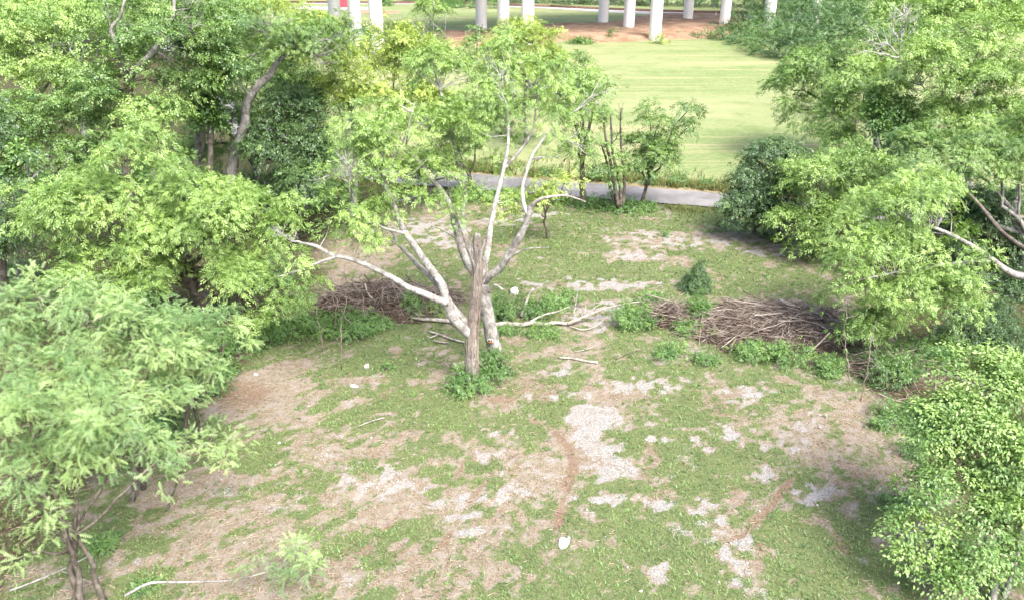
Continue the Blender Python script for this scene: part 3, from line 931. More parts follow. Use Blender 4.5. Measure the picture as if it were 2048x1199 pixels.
# ------------------------------------------------------------------ the two grey trees in the middle
tree('grey_tree', 'vine-wrapped grey trunk with a broken top and long low limbs reaching towards the left woods', (946, 32.2),
     [(735, 335, 33, 72, 58), (692, 395, 33.2, 45, 42), (775, 255, 33.6, 72, 55), (738, 478, 32.6, 42, 44), (835, 300, 34, 48, 40), (700, 260, 34, 45, 40), (820, 395, 33, 34, 28), (612, 560, 31.8, 20, 28), (585, 505, 32, 30, 24), (665, 470, 32.5, 34, 30), (745, 420, 32.5, 46, 40), (700, 440, 32.3, 44, 34), (650, 400, 33, 30, 34)],
     'leaf_light', 'fine', 21, fill=1.55, gap=.26, twig=.45, bark='bark_white',
     manual=[('trunk', 'bark_vine', [(946, 785, 32.2), (944, 720, 32.25), (945, 665, 32.4), (951, 600, 32.6), (955, 540, 32.8), (953, 505, 33), (951, 485, 33), (952, 466, 33)], .31, .07),
             ('limb', 'bark_grey', [(944, 672, 32.4), (926, 655, 32.3), (906, 635, 32.2), (893, 607, 32.2), (886, 575, 32.2), (866, 544, 32.3), (842, 512, 32.4), (821, 480, 32.5), (807, 460, 32.6), (794, 431, 32.7), (786, 400, 32.8), (768, 368, 33), (758, 336, 33), (772, 280, 33.2)], .24, .07),
             ('limb', 'bark_grey', [(942, 655, 32.5), (922, 635, 32.55), (901, 607, 32.5), (880, 575, 32.6), (859, 551, 32.7), (842, 537, 32.8), (817, 509, 33), (793, 484, 33.2), (780, 460, 33.4), (720, 430, 33.6)], .19, .05),
             ('limb', 'bark_grey', [(893, 606, 32.2), (870, 597, 31.9), (852, 589, 31.8), (817, 575, 31.7), (782, 554, 31.7), (740, 533, 31.7), (698, 517, 31.8), (663, 509, 31.9), (635, 493, 32), (605, 486, 32.1)], .18, .06),
             ('limb', 'bark_grey', [(672, 513, 31.85), (642, 523, 31.6), (600, 540, 31.5), (555, 554, 31.5)], .075, .03),
             ('limb', 'bark_grey', [(812, 468, 32.5), (790, 462, 32.4), (768, 456, 32.3), (735, 440, 32.3)], .09, .04),
             ('limb', 'bark_grey', [(768, 368, 33), (789, 315, 33.3), (810, 273, 33.6), (828, 210, 33.9)], .08, .03),
             ('limb', 'bark_grey', [(760, 345, 33), (735, 320, 33.1), (705, 290, 33.3), (690, 250, 33.5)], .06, .02),
             ('limb', 'bark_vine', [(955, 535, 32.8), (961, 505, 32.9), (966, 492, 33), (970, 478, 33.1)], .13, .05),
             ('limb', 'bark_vine', [(954, 545, 32.8), (944, 520, 32.7), (938, 500, 32.7)], .11, .04),
             ('limb', 'bark_vine', [(948, 640, 32.5), (956, 590, 32.5), (975, 540, 32.7), (960, 505, 32.9)], .05, .03)],
     bare=[(700, 400, 690, 300, 32.6, .05), (740, 360, 700, 330, 32.6, .04), (610, 488, 560, 470, 32, .05), (690, 330, 640, 360, 33, .04)])
tree('grey_tree', 'forked grey tree carrying the small sign, broken limb arching over towards the road', (991, 34.6),
     [(875, 235, 35.5, 74, 60), (960, 175, 36.5, 72, 65), (1058, 205, 36, 70, 62), (1140, 225, 36, 55, 50), (1118, 300, 35.2, 40, 34), (1005, 268, 36.5, 45, 34), (900, 320, 36, 44, 36), (1010, 115, 37.5, 62, 42), (865, 140, 37, 66, 46), (905, 440, 34.8, 16, 40), (930, 395, 35.5, 30, 26), (1175, 170, 37, 42, 38), (930, 250, 35, 45, 40), (1020, 400, 35.3, 20, 22), (1090, 150, 36.5, 50, 40), (905, 350, 35.3, 30, 34), (880, 405, 35, 22, 34), (995, 325, 36, 36, 26), (960, 300, 36, 36, 30)],
     'leaf_light', 'fine', 22, fill=1.55, gap=.26, twig=.45, bark='bark_white',
     manual=[('trunk', 'bark_grey', [(993, 728, 34.4), (988, 695, 34.45), (982, 665, 34.5), (976, 631, 34.5), (969, 595, 34.6), (965, 569, 34.6), (960, 540, 34.7), (955, 515, 34.8)], .36, .26),
             ('limb', 'bark_grey', [(962, 560, 34.6), (945, 540, 34.6), (930, 515, 34.7), (920, 485, 34.8), (915, 470, 34.9), (908, 440, 35), (901, 413, 35), (880, 378, 35.2), (856, 350, 35.3), (838, 322, 35.5), (810, 300, 35.7)], .24, .08),
             ('limb', 'bark_grey', [(955, 530, 34.8), (942, 505, 35), (930, 470, 35.3), (925, 430, 35.6), (930, 380, 35.9), (915, 320, 36.2), (900, 250, 36.5), (880, 180, 36.8)], .20, .05),
             ('limb', 'bark_white', [(965, 555, 34.5), (972, 515, 34.4), (977, 489, 34.4), (980, 461, 34.4), (986, 430, 34.5), (992, 400, 34.6), (1006, 343, 34.8), (1016, 290, 35), (1017, 240, 35.3), (1030, 190, 35.7)], .17, .05),
             ('limb', 'bark_grey', [(968, 562, 34.5), (980, 550, 34.3), (995, 540, 34.2), (1013, 516, 34.1), (1032, 485, 34), (1047, 458, 34), (1057, 430, 34), (1062, 412, 34)], .21, .13),
             ('limb', 'deadwood', [(1060, 418, 34), (1072, 404, 33.8), (1090, 396, 33.6), (1125, 391, 33.4), (1150, 396, 33.3), (1171, 404, 33.2)], .11, .03),
             ('limb', 'bark_white', [(1056, 428, 34), (1048, 410, 34.2), (1045, 378, 34.4), (1053, 343, 34.6), (1066, 308, 34.9), (1097, 266, 35.2), (1128, 240, 35.5)], .12, .04),
             ('limb', 'bark_grey', [(1008, 338, 34.9), (1034, 308, 35.1), (1055, 280, 35.3), (1070, 240, 35.6), (1068, 180, 36)], .09, .03),
             ('limb', 'bark_grey', [(1014, 516, 34.1), (1041, 502, 33.9), (1066, 496, 33.7), (1097, 495, 33.6)], .06, .02),
             ('limb', 'bark_grey', [(916, 478, 34.9), (900, 468, 34.7), (880, 458, 34.6), (862, 452, 34.5)], .07, .025),
             ('limb', 'bark_white', [(978, 585, 34.3), (990, 570, 34.0), (1006, 579, 33.9)], .06, .04),
             ('limb', 'bark_vine', [(953, 560, 34.4), (956, 520, 34.3), (957, 490, 34.3), (956, 468, 34.3)], .20, .10),
             ('limb', 'bark_grey', [(940, 500, 35), (905, 410, 35.6), (895, 360, 35.8), (880, 300, 36)], .08, .03)],
     bare=[(1017, 250, 1000, 150, 35, .05), (1120, 240, 1190, 190, 35.4, .05), (1100, 265, 1150, 290, 35, .04), (880, 300, 850, 240, 35.4, .04), (1135, 235, 1125, 170, 36, .04)])

wt = bpy.data.objects['grey_tree']
rng = np.random.default_rng(77); vm = MB()
tp = smooth_path(np.array([list(P(u, v, Y)) for u, v, Y in [(946, 785, 32.2), (944, 720, 32.25), (945, 665, 32.4), (951, 600, 32.6), (955, 540, 32.8), (952, 490, 33), (953, 470, 33)]]), 30)
for k in range(46):
    a0 = rng.uniform(0, 6.28); w0 = rng.normal(0, 1.6); i0 = rng.integers(0, 8); i1 = rng.integers(16, 30)
    idx = np.linspace(i0, i1, 14); pp = np.stack([np.interp(idx, np.arange(30), tp[:, c]) for c in range(3)], -1)
    rr = np.interp(idx, [0, 29], [.325, .17]); an = a0 + w0 * np.linspace(0, 1, 14) + rng.normal(0, .08, 14)
    pp = pp + np.stack([np.cos(an) * rr, np.sin(an) * rr, np.zeros(14)], -1)
    tube(vm, pp, np.linspace(.022, .010, 14) * rng.uniform(.6, 1.4), 4, cap=False)
for k in range(170):
    i0 = int(29 - 26 * rng.random() ** 1.8); a = rng.uniform(0, 6.28); q0 = tp[i0] + np.array([math.cos(a), math.sin(a), 0]) * .3
    e = q0 + np.array([math.cos(a), math.sin(a), rng.uniform(-1.2, .8)]) * rng.uniform(.25, .7)
    tube(vm, limb_path(q0, e, rng, .1, 5, .1), np.linspace(.010, .004, 5), 3, cap=False)
vm.build('vine_wrap', M['stick_grey'], wt)['kind'] = 'stuff'

# ------------------------------------------------------------------ trees at the left
tree('elm_tree', 'bright green spreading tree with drooping sprays behind the pale feathery thicket', (412, 40.0),
     [(300, 330, 38.5, 115, 75), (180, 420, 37.5, 110, 70), (420, 400, 38, 115, 75), (90, 430, 37.5, 70, 60), (290, 262, 39.5, 60, 42), (520, 430, 38.5, 70, 62), (380, 490, 37, 120, 55), (220, 500, 37, 100, 48), (545, 480, 38, 45, 45), (60, 395, 38.5, 50, 36), (300, 420, 37.2, 90, 50), (460, 530, 37.2, 60, 30), (300, 545, 36.8, 80, 26)],
     'leaf_light', 'near', 31, tr=.42, bark='bark_brown', fill=1.2, gap=.18, twig=.12)
tree('leaning_sapling', 'small yellow-green tree leaning out beside the left brush pile', (470, 36.5),
     [(520, 585, 35.8, 55, 35), (470, 560, 36, 40, 30), (570, 620, 35.5, 40, 26), (600, 590, 35.5, 28, 22), (500, 630, 35.8, 45, 22)], 'leaf_light', 'near', 32, tr=.10, bark='bark_brown', fill=1.2, gap=.25)
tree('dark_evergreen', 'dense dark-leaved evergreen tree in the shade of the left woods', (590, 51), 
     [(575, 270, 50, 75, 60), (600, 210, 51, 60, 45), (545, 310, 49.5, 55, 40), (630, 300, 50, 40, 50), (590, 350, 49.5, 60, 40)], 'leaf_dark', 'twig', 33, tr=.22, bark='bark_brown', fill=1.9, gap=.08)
tree('pale_trunk_tree', 'tree with a bare pale curving trunk and grey-green open top', at(455, 49.5),
     [(560, 85, 49, 90, 45), (640, 110, 49.5, 60, 40), (500, 70, 50, 60, 40), (610, 60, 50, 70, 35), (670, 70, 50.5, 50, 35)], 'leaf_mid', 'fine', 34, fill=.95, gap=.3, twig=.45, bark='bark_grey',
     manual=[('trunk', 'bark_grey', [(455, 420, 49.5), (465, 340, 49.3), (478, 285, 49.2), (490, 250, 49.2), (492, 215, 49.2), (510, 180, 49.2), (540, 150, 49.2), (556, 122, 49.2)], .36, .19),
             ('limb', 'bark_grey', [(556, 122, 49.2), (575, 108, 49.2), (600, 98, 49), (640, 112, 48.8)], .13, .04),
             ('limb', 'bark_grey', [(556, 124, 49.2), (545, 100, 49.3), (540, 70, 49.4), (545, 30, 49.5)], .12, .04),
             ('limb', 'bark_grey', [(500, 190, 49.2), (485, 175, 49), (470, 160, 48.9)], .08, .03)],
     bare=[(600, 98, 660, 80, 48.8, .07), (545, 90, 500, 110, 49, .05), (590, 100, 600, 60, 48.8, .05), (570, 108, 520, 60, 48.8, .04), (620, 105, 650, 130, 48.6, .05)])
tree('forest_tree', 'tall tree with a pale sinuous limb showing between its leaf layers in the left woods', at(250, 46),
     [(330, 60, 46, 100, 50), (240, 110, 46, 90, 55), (400, 40, 47, 80, 45), (280, 10, 47, 110, 45), (190, 190, 45, 80, 50), (350, 160, 46.5, 70, 45), (420, 110, 47, 60, 50), (300, 210, 45, 60, 30)], 'leaf_mid', 'twig', 35, fill=1.0, gap=.3, twig=.2,
     manual=[('trunk', 'bark_brown', [(255, 480, 45), (262, 400, 45.2), (250, 300, 45.5), (258, 200, 45.8), (255, 160, 45.9)], .34, .22),
             ('limb', 'bark_grey', [(256, 165, 45.9), (275, 135, 45), (300, 112, 44.6), (318, 85, 44.5), (328, 55, 44.5), (345, 35, 44.6), (350, -10, 44.8)], .19, .08),
             ('limb', 'bark_grey', [(255, 160, 45.9), (235, 90, 45.2), (222, 60, 45), (240, 35, 45), (250, 0, 45)], .16, .06),
             ('limb', 'bark_grey', [(258, 190, 45.8), (200, 160, 45.2), (165, 130, 45), (140, 100, 45)], .12, .05)],
     bare=[(330, 50, 385, 55, 44.4, .05), (222, 60, 215, 20, 45, .04), (345, 40, 370, 5, 44.4, .05)])
FOREST = [  # label, base (u, Y), lobes, leaf, seed, bark
    ('tree with rounded yellow-green layers at the outer edge of the left woods', (70, 52), [(60, 90, 51, 90, 50), (120, 60, 52, 80, 45), (40, 150, 50.5, 80, 50), (110, 170, 50, 80, 45), (20, 30, 53, 80, 50)], 'leaf_light', 41, 'bark_grey'),
    ('shaded tree with dark trunk behind the bright spreading tree', (150, 47), [(100, 260, 46, 90, 50), (180, 230, 46.5, 80, 45), (40, 240, 46.5, 70, 50), (150, 300, 45.5, 70, 35), (230, 270, 46, 50, 35)], 'leaf_mid', 42, 'bark_brown'),
    ('tall leafy tree with the vine-hung stem inside the left woods', (395, 54), [(430, 70, 53.5, 80, 50), (380, 20, 54.5, 90, 40), (460, 20, 55, 70, 40), (400, 200, 53, 60, 45), (450, 170, 53.5, 50, 40)], 'leaf_mid', 43, 'bark_grey'),
    ('far tree rising over the left woods beside the bridge columns', (560, 66), [(540, 20, 66, 90, 40), (605, 55, 66, 58, 28), (480, 0, 67, 80, 40), (580, 110, 65, 70, 45)], 'leaf_yellow', 44, 'bark_grey'),
    ('grey-green tree with pale upright stems behind the dark evergreen', (610, 57), [(600, 150, 56.5, 65, 50), (640, 190, 56, 50, 50), (570, 190, 57, 50, 40), (640, 250, 56, 35, 40)], 'leaf_mid', 45, 'bark_grey'),
    ('far tree with pale crown at the back of the left woods', (170, 70), [(150, 20, 70, 100, 40), (240, 20, 71, 90, 40), (60, 0, 71, 110, 40), (330, -10, 72, 90, 40)], 'leaf_light', 46, 'bark_grey'),
    ('darker tree filling the back of the left woods behind the pale curving trunk', (520, 60), [(500, 130, 59.5, 70, 50), (450, 240, 58, 60, 60), (520, 220, 58.5, 60, 50), (400, 290, 57, 70, 45)], 'leaf_mid', 47, 'bark_brown'),
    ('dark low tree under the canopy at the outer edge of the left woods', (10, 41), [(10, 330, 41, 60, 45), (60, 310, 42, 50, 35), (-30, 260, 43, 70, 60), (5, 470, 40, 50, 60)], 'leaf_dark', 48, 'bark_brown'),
]
for lab, base, lobes, leaf, sd_, bk in FOREST:
    tree('forest_tree', lab, base, lobes, leaf, 'twig', sd_, tr=.26, bark=bk, fill=1.15, gap=.22, twig=.14)
# vine curtain climbing a dead stem
tree('vine_covered_snag', 'dead stem wrapped in dark climbing vines in the left woods', at(425, 47.5),
     [(425, 175, 47.5, 22, 40), (440, 120, 47.5, 24, 36), (420, 235, 47.3, 20, 40), (465, 145, 47.5, 26, 20), (380, 60, 47.5, 22, 36), (375, 110, 47.5, 22, 30)], 'leaf_vine', 'vine', 49, fill=2.0, gap=.05, twig=.05,
     manual=[('trunk', 'bark_brown', [(420, 400, 47.5), (422, 240, 47.5), (430, 170, 47.5), (455, 130, 47.5)], .2, .1), ('limb', 'bark_brown', [(424, 220, 47.5), (395, 150, 47.5), (380, 60, 47.5)], .12, .06)])
tree('vine_covered_snag', 'drooping vine mound over a bent stem at the outer edge of the left woods', at(45, 42), [(45, 300, 41, 34, 22), (50, 330, 40.8, 28, 34), (30, 345, 40.8, 24, 30)], 'leaf_vine', 'vine', 50, tr=.08, fill=1.6, gap=.1, bark='bark_grey')

# feathery thicket in the left foreground: locust-like young trees
LOC = [
    ('feathery young tree with bare forked trunks in the thicket corner', (175, 18.6), [(70, 830, 19.5, 105, 62), (190, 830, 20, 95, 60), (40, 960, 18.6, 75, 60), (250, 880, 20.2, 70, 45), (130, 910, 19.3, 85, 45), (90, 1010, 18.3, 55, 40), (70, 1100, 18, 40, 35), (300, 930, 19.5, 50, 26), (10, 900, 18.8, 60, 50)], 61),
    ('feathery young tree with the tallest pale tips in the thicket', (90, 24.5), [(70, 600, 25, 90, 48), (170, 640, 24.5, 90, 45), (40, 700, 24, 90, 50), (170, 720, 23.5, 90, 45), (90, 765, 22.8, 95, 45)], 62),
    ('feathery young tree in the middle of the thicket behind the forked trunks', (260, 24), [(270, 640, 25.8, 80, 42), (320, 700, 25, 80, 42), (250, 750, 23.8, 85, 45), (330, 770, 24, 65, 36), (290, 820, 23, 60, 36)], 63),
    ('feathery young tree reaching out over the bare ground from the thicket', (370, 27.5), [(400, 640, 28, 70, 40), (450, 690, 27.8, 52, 34), (390, 710, 27, 65, 34), (465, 650, 28.2, 30, 40), (350, 750, 26, 55, 28), (400, 775, 26, 40, 18)], 64),
]
for lab, base, lobes, sd_ in LOC:
    extra = None
    tree('locust_tree', lab, base, lobes, 'leaf_locust', 'frond', sd_, tr=.11, bark='bark_brown', fill=1.25, gap=.24, twig=.4,
         group='feathery trees of the thicket', trunks=[at(*base), at(base[0] + 34, base[1] + .5), at(base[0] - 30, base[1] + .3)] if sd_ == 61 else [at(*base), at(base[0] + 25, base[1] + .8)])
tree('locust_sapling', 'low feathery sprig on a fallen bare stem at the bottom of the slope', (270, 18.9), [(520, 1140, 19.3, 30, 8), (600, 1130, 19.6, 30, 9), (570, 1152, 19.2, 22, 7), (590, 1100, 20, 14, 6)], 'leaf_locust', 'frond', 66, fill=.55, gap=.5, twig=.5, bark='bark_grey',
     manual=[('trunk', 'bark_grey', [(250, 1190, 18.6), (300, 1165, 18.9), (370, 1163, 19.0), (470, 1158, 19.2), (560, 1135, 19.6)], .05, .02)])
tree('locust_sapling', 'low feathery sprig hanging over bare soil beside the thicket', (330, 23.6), [(425, 870, 23.8, 42, 18), (360, 890, 23.3, 40, 18), (455, 905, 23.3, 30, 12)], 'leaf_locust', 'frond', 67, tr=.05, fill=.9, gap=.25, twig=.5, bark='bark_brown')

# ------------------------------------------------------------------ trees along the road
tree('roadside_tree', 'tall yellow-green tree on the far side of the pair of grey trees', (700, 55), [(720, 120, 54, 70, 50), (790, 90, 54.5, 70, 45), (680, 180, 53.5, 60, 45), (760, 190, 53.5, 70, 45), (840, 120, 55, 60, 45), (660, 90, 55, 60, 40), (640, 330, 52, 40, 45), (850, 190, 54, 50, 40)], 'leaf_yellow', 'twig', 71, tr=.3, fill=1.15, gap=.22, twig=.25, bare=[(820, 150, 860, 40, 53.5, .05)])
tree('roadside_tree', 'shaded green tree leaning beside the road behind the grey trees', (955, 61.5), [(920, 255, 60, 50, 40), (880, 230, 60.5, 50, 40), (960, 230, 60.5, 45, 35), (900, 290, 59.5, 42, 30), (850, 330, 58.5, 45, 28), (815, 350, 58, 36, 25)], 'leaf_mid', 'twig', 72, tr=.22, bark='bark_brown', fill=1.3)
tree('roundtop_tree', 'yellow-green rounded tree across the road in front of the bridge columns', (1050, 78), [(1030, 85, 77, 55, 38), (1085, 95, 77, 45, 40), (1050, 60, 78, 50, 24), (1000, 110, 76.5, 32, 30), (1105, 130, 76.5, 28, 34), (1050, 140, 76, 60, 35)], 'leaf_yellow', 'twig', 73, tr=.24, fill=1.2, gap=.08)
tree('roundtop_tree', 'small blue-green tree beside the rounded yellow tree', (945, 84), [(950, 85, 83, 24, 22), (940, 110, 83, 26, 24), (960, 65, 83.5, 16, 14), (930, 130, 82.5, 25, 22)], 'leaf_mid', 'twig', 74, tr=.15, fill=1.5)
tree('thin_tree', 'thin sparse tree with airy tips rising before the far lawn', (875, 92), [(865, 15, 92, 30, 20), (890, 25, 92, 24, 20), (860, 60, 91.5, 24, 20), (800, 60, 90, 22, 22), (875, 90, 91, 34, 24)], 'leaf_light', 'twig', 75, tr=.14, fill=.7, gap=.35, twig=.5)
tree('ivy_trunk_tree', 'dark-trunked tree with ivy beside the road, right behind the broken arching limb', (1166, 58.8), [(1150, 190, 58, 50, 45), (1190, 230, 58, 36, 36), (1150, 280, 58, 26, 34), (1175, 310, 57.6, 24, 26), (1140, 130, 59, 40, 36), (1195, 165, 58.5, 36, 34)], 'leaf_mid', 'twig', 76, tr=.27, bark='bark_brown', fill=1.5, gap=.22, twig=.4, bare=[(1166, 330, 1160, 230, 58, .07), (1170, 330, 1195, 340, 57.6, .05)])
a0 = at(1240, 57.6)
tree('multistem_tree', 'clump of dark upright stems with dead bare tops beside the road', a0, [(1215, 320, 57, 28, 26), (1225, 345, 56.6, 30, 18), (1200, 290, 57.4, 20, 28), (1245, 300, 57.6, 18, 30)], 'leaf_mid', 'twig', 77, fill=1.1, gap=.25, twig=.4, bark='bark_brown',
     manual=[('stem', 'bark_brown', [(1237, 416, 57.6), (1230, 375, 57.5), (1222, 330, 57.4), (1212, 280, 57.4), (1207, 238, 57.4)], .17, .06),
             ('stem', 'bark_brown', [(1241, 416, 57.6), (1240, 370, 57.6), (1226, 310, 57.5), (1223, 260, 57.5), (1221, 228, 57.5)], .15, .05),
             ('stem', 'bark_brown', [(1245, 416, 57.6), (1249, 370, 57.7), (1243, 300, 57.7), (1241, 250, 57.7), (1242, 216, 57.7)], .14, .04),
             ('stem', 'bark_brown', [(1231, 410, 57.8), (1219, 370, 57.8), (1215, 330, 57.9), (1203, 290, 57.9)], .13, .05)],
     bare=[(1241, 260, 1243, 222, 57.6, .05), (1222, 290, 1240, 265, 57.3, .04)])
tree('small_round_tree', 'small green tree with an outstretched tuft of leaves beside the road', (1281, 58.8), [(1295, 290, 58.2, 46, 34), (1270, 330, 58, 36, 26), (1330, 320, 58, 26, 30), (1310, 250, 58.5, 34, 20), (1380, 218, 58.2, 28, 12), (1372, 252, 58, 22, 9), (1300, 215, 58.6, 16, 9), (1345, 280, 58.2, 24, 20)], 'leaf_mid', 'twig', 78, tr=.17, bark='bark_brown', fill=1.9, gap=.15, twig=.4)
tree('young_tree', 'low yellow-green leafy tree under the arching broken limb', (1095, 52), [(1110, 365, 51.5, 40, 22), (1080, 380, 51.3, 36, 20), (1140, 350, 51.6, 26, 18), (1060, 400, 51, 26, 14), (1000, 405, 50, 26, 16)], 'leaf_yellow', 'twig', 79, tr=.1, fill=1.1, gap=.25, bark='bark_brown')

# ------------------------------------------------------------------ trees at the right
tree('dark_bushy_tree', 'dark green bushy evergreen standing alone where the road meets the woods', (1530, 53), [(1530, 330, 52.5, 48, 45), (1500, 380, 52, 45, 42), (1560, 300, 52.8, 30, 30), (1545, 390, 52, 50, 42), (1480, 405, 51.8, 26, 28), (1570, 345, 52.5, 30, 40), (1495, 432, 51.6, 36, 24), (1545, 432, 51.4, 42, 24), (1575, 420, 51.6, 26, 30)], 'leaf_dark', 'twig', 81, tr=.16, bark='bark_brown', fill=3.0, gap=.06, trunks=[at(1530, 53), at(1550, 52.6), at(1505, 53.3), at(1565, 52.2)])
RIGHT = [
    ('forest_tree', 'dark green tree with a drooping side hanging over the mowed field', (1720, 74), [(1580, 180, 72, 48, 45), (1620, 140, 73, 60, 40), (1680, 130, 74, 70, 45), (1660, 200, 72.5, 50, 50), (1600, 220, 71.5, 36, 30), (1640, 260, 71.5, 36, 24), (1720, 160, 74, 50, 40)], 'leaf_mid', 'twig', 82, 'bark_brown', 1.6, .1),
    ('forest_tree', 'pale yellow-green tree with a rounded top beside the dark drooping tree', (1760, 64), [(1720, 165, 63, 55, 42), (1680, 215, 62.5, 50, 40), (1760, 210, 62.5, 50, 40), (1690, 265, 62, 45, 32), (1745, 140, 63.5, 40, 30)], 'leaf_light', 'twig', 83, 'bark_grey', 1.4, .15),
    ('vine_tree', 'tree draped in deep green vines among the pale right-hand trees', (1800, 59), [(1780, 205, 58, 45, 40), (1760, 250, 57.5, 40, 40), (1810, 260, 57.5, 40, 40), (1790, 320, 57, 50, 40)], 'leaf_vine', 'vine', 84, 'bark_brown', 1.7, .08),
    ('forest_tree', 'tall spreading light green tree at the top of the right woods', (1930, 58), [(1880, 90, 57.5, 85, 50), (1960, 80, 58, 80, 50), (1850, 160, 57, 75, 45), (1940, 170, 56.5, 90, 55), (2010, 130, 57, 70, 55), (1900, 240, 56, 80, 45), (1990, 240, 55.5, 70, 50)], 'leaf_light', 'twig', 85, 'bark_grey', 1.25, .16),
    ('forest_tree', 'light green tree hanging low over the edge of the clearing behind the dark bushy tree', (1760, 50), [(1640, 350, 49, 70, 42), (1690, 320, 49.5, 70, 40), (1620, 430, 48, 55, 38), (1690, 410, 48, 70, 45), (1600, 480, 47.5, 38, 32), (1650, 490, 47, 50, 35), (1750, 360, 49, 60, 45)], 'leaf_light', 'twig', 86, 'bark_brown', 1.35, .15),
    ('forest_tree', 'mid-green tree with long grey limbs above the dark hollow at the right', (2060, 45), [(1900, 330, 44, 75, 45), (1970, 300, 44, 75, 45), (2040, 330, 44, 70, 50), (1850, 290, 46, 60, 40), (2040, 250, 46, 60, 45)], 'leaf_mid', 'near', 87, 'bark_grey', 1.2, .18),
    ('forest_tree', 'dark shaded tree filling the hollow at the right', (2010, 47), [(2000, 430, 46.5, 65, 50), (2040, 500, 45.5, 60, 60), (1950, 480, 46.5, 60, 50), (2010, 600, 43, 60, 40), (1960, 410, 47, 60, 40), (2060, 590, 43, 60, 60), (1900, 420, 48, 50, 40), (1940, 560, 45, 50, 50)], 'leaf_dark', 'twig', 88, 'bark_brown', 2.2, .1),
    ('forest_tree', 'far pale tree at the very top of the right woods', (1960, 85), [(1900, 20, 84, 80, 30), (1990, 10, 85, 90, 36), (2040, 40, 84, 70, 36), (1810, 10, 88, 60, 26), (1850, 50, 84, 50, 26)], 'leaf_light', 'far', 89, 'bark_grey', 1.4, .12),
]
for nm, lab, base, lobes, leaf, kd, sd_, bk, fl, gp in RIGHT:
    tree(nm, lab, base, lobes, leaf, kd, sd_, tr=.32, bark=bk, fill=fl, gap=gp, twig=.12)
tree('dead_top_tree', 'tree with bare grey branching top between the right-hand crowns', at(1795, 66.5), [(1760, 95, 70, 45, 30), (1800, 60, 71, 50, 24), (1830, 100, 70, 30, 36), (1770, 130, 69, 40, 24)], 'leaf_mid', 'twig', 90, fill=1.3, gap=.15, twig=.1, bark='bark_white',
     manual=[('trunk', 'bark_grey', [(1793, 320, 66.5), (1794, 200, 66), (1794, 150, 65.5), (1798, 120, 65.3), (1800, 90, 65.2)], .26, .16)],
     bare=[(1800, 95, 1805, 30, 65, .12), (1799, 100, 1832, 42, 65, .10), (1798, 110, 1745, 82, 65, .10), (1797, 115, 1735, 102, 65, .08), (1799, 90, 1778, 45, 65, .08), (1800, 85, 1815, 25, 65, .08)])
tree('overhanging_tree', 'bright green tree whose heavy drooping bough hangs over the right brush pile', at(2110, 37),
     [(1790, 420, 37, 95, 60), (1850, 480, 36, 95, 60), (1740, 500, 36, 75, 55), (1700, 560, 35.5, 55, 48), (1800, 570, 35, 85, 55), (1880, 580, 35, 70, 55), (1780, 640, 34.5, 65, 42), (1860, 380, 38, 80, 45), (1925, 560, 35.5, 32, 36)], 'leaf_light', 'near', 91, fill=1.45, gap=.18, twig=.22, bark='bark_grey',
     manual=[('trunk', 'bark_grey', [(2160, 720, 36.8), (2130, 620, 36.8), (2100, 560, 36.5), (2080, 480, 37), (2060, 380, 37.5)], .42, .2),
             ('limb', 'bark_grey', [(2105, 565, 36.5), (2060, 556, 36.2), (2020, 545, 36), (1985, 520, 35.8), (1940, 490, 35.8), (1880, 460, 36), (1810, 440, 36.5)], .24, .06),
             ('limb', 'bark_brown', [(2090, 520, 37), (2010, 470, 39), (1950, 400, 41), (1900, 360, 42)], .15, .06),
             ('limb', 'bark_grey', [(1985, 520, 35.8), (1880, 530, 35.3), (1790, 545, 35), (1720, 560, 34.9)], .1, .04)])
tree('broadleaf_tree', 'pale rounded-leaf tree with slender grey stems in the near right corner', at(1985, 20.2),
     [(1960, 780, 22, 95, 72), (1900, 850, 21.6, 80, 60), (2000, 880, 21.2, 85, 70), (2040, 760, 22.5, 60, 60), (1890, 940, 20.8, 60, 45), (1970, 980, 20.4, 80, 50), (1840, 1040, 20, 55, 32), (1820, 1100, 19.6, 40, 20), (1890, 730, 22.6, 40, 40), (1960, 1070, 19.6, 60, 35), (2040, 1010, 20.2, 60, 60), (1910, 1130, 19.4, 70, 30), (1830, 970, 20.5, 40, 26), (1990, 720, 23, 50, 36), (2040, 1120, 19.3, 40, 40)], 'leaf_round', 'round', 92, fill=2.6, gap=.14, twig=.18, bark='bark_grey',
     manual=[('stem', 'bark_grey', [(1985, 1210, 19.0), (1992, 1130, 19.6), (2005, 1050, 20.2), (2012, 950, 21), (2000, 850, 21.5), (1980, 780, 22)], .12, .04),
             ('stem', 'bark_grey', [(1990, 1215, 19.0), (1975, 1130, 19.7), (1968, 1040, 20.3), (1950, 950, 21), (1920, 870, 21.6)], .07, .03),
             ('stem', 'bark_grey', [(2000, 1215, 19.1), (2030, 1130, 19.9), (2045, 1030, 20.6), (2050, 930, 21.4), (2040, 820, 22)], .09, .03),
             ('limb', 'bark_grey', [(1988, 1180, 19.2), (1950, 1140, 19.3), (1890, 1128, 19.3), (1820, 1134, 19.2)], .04, .015)])

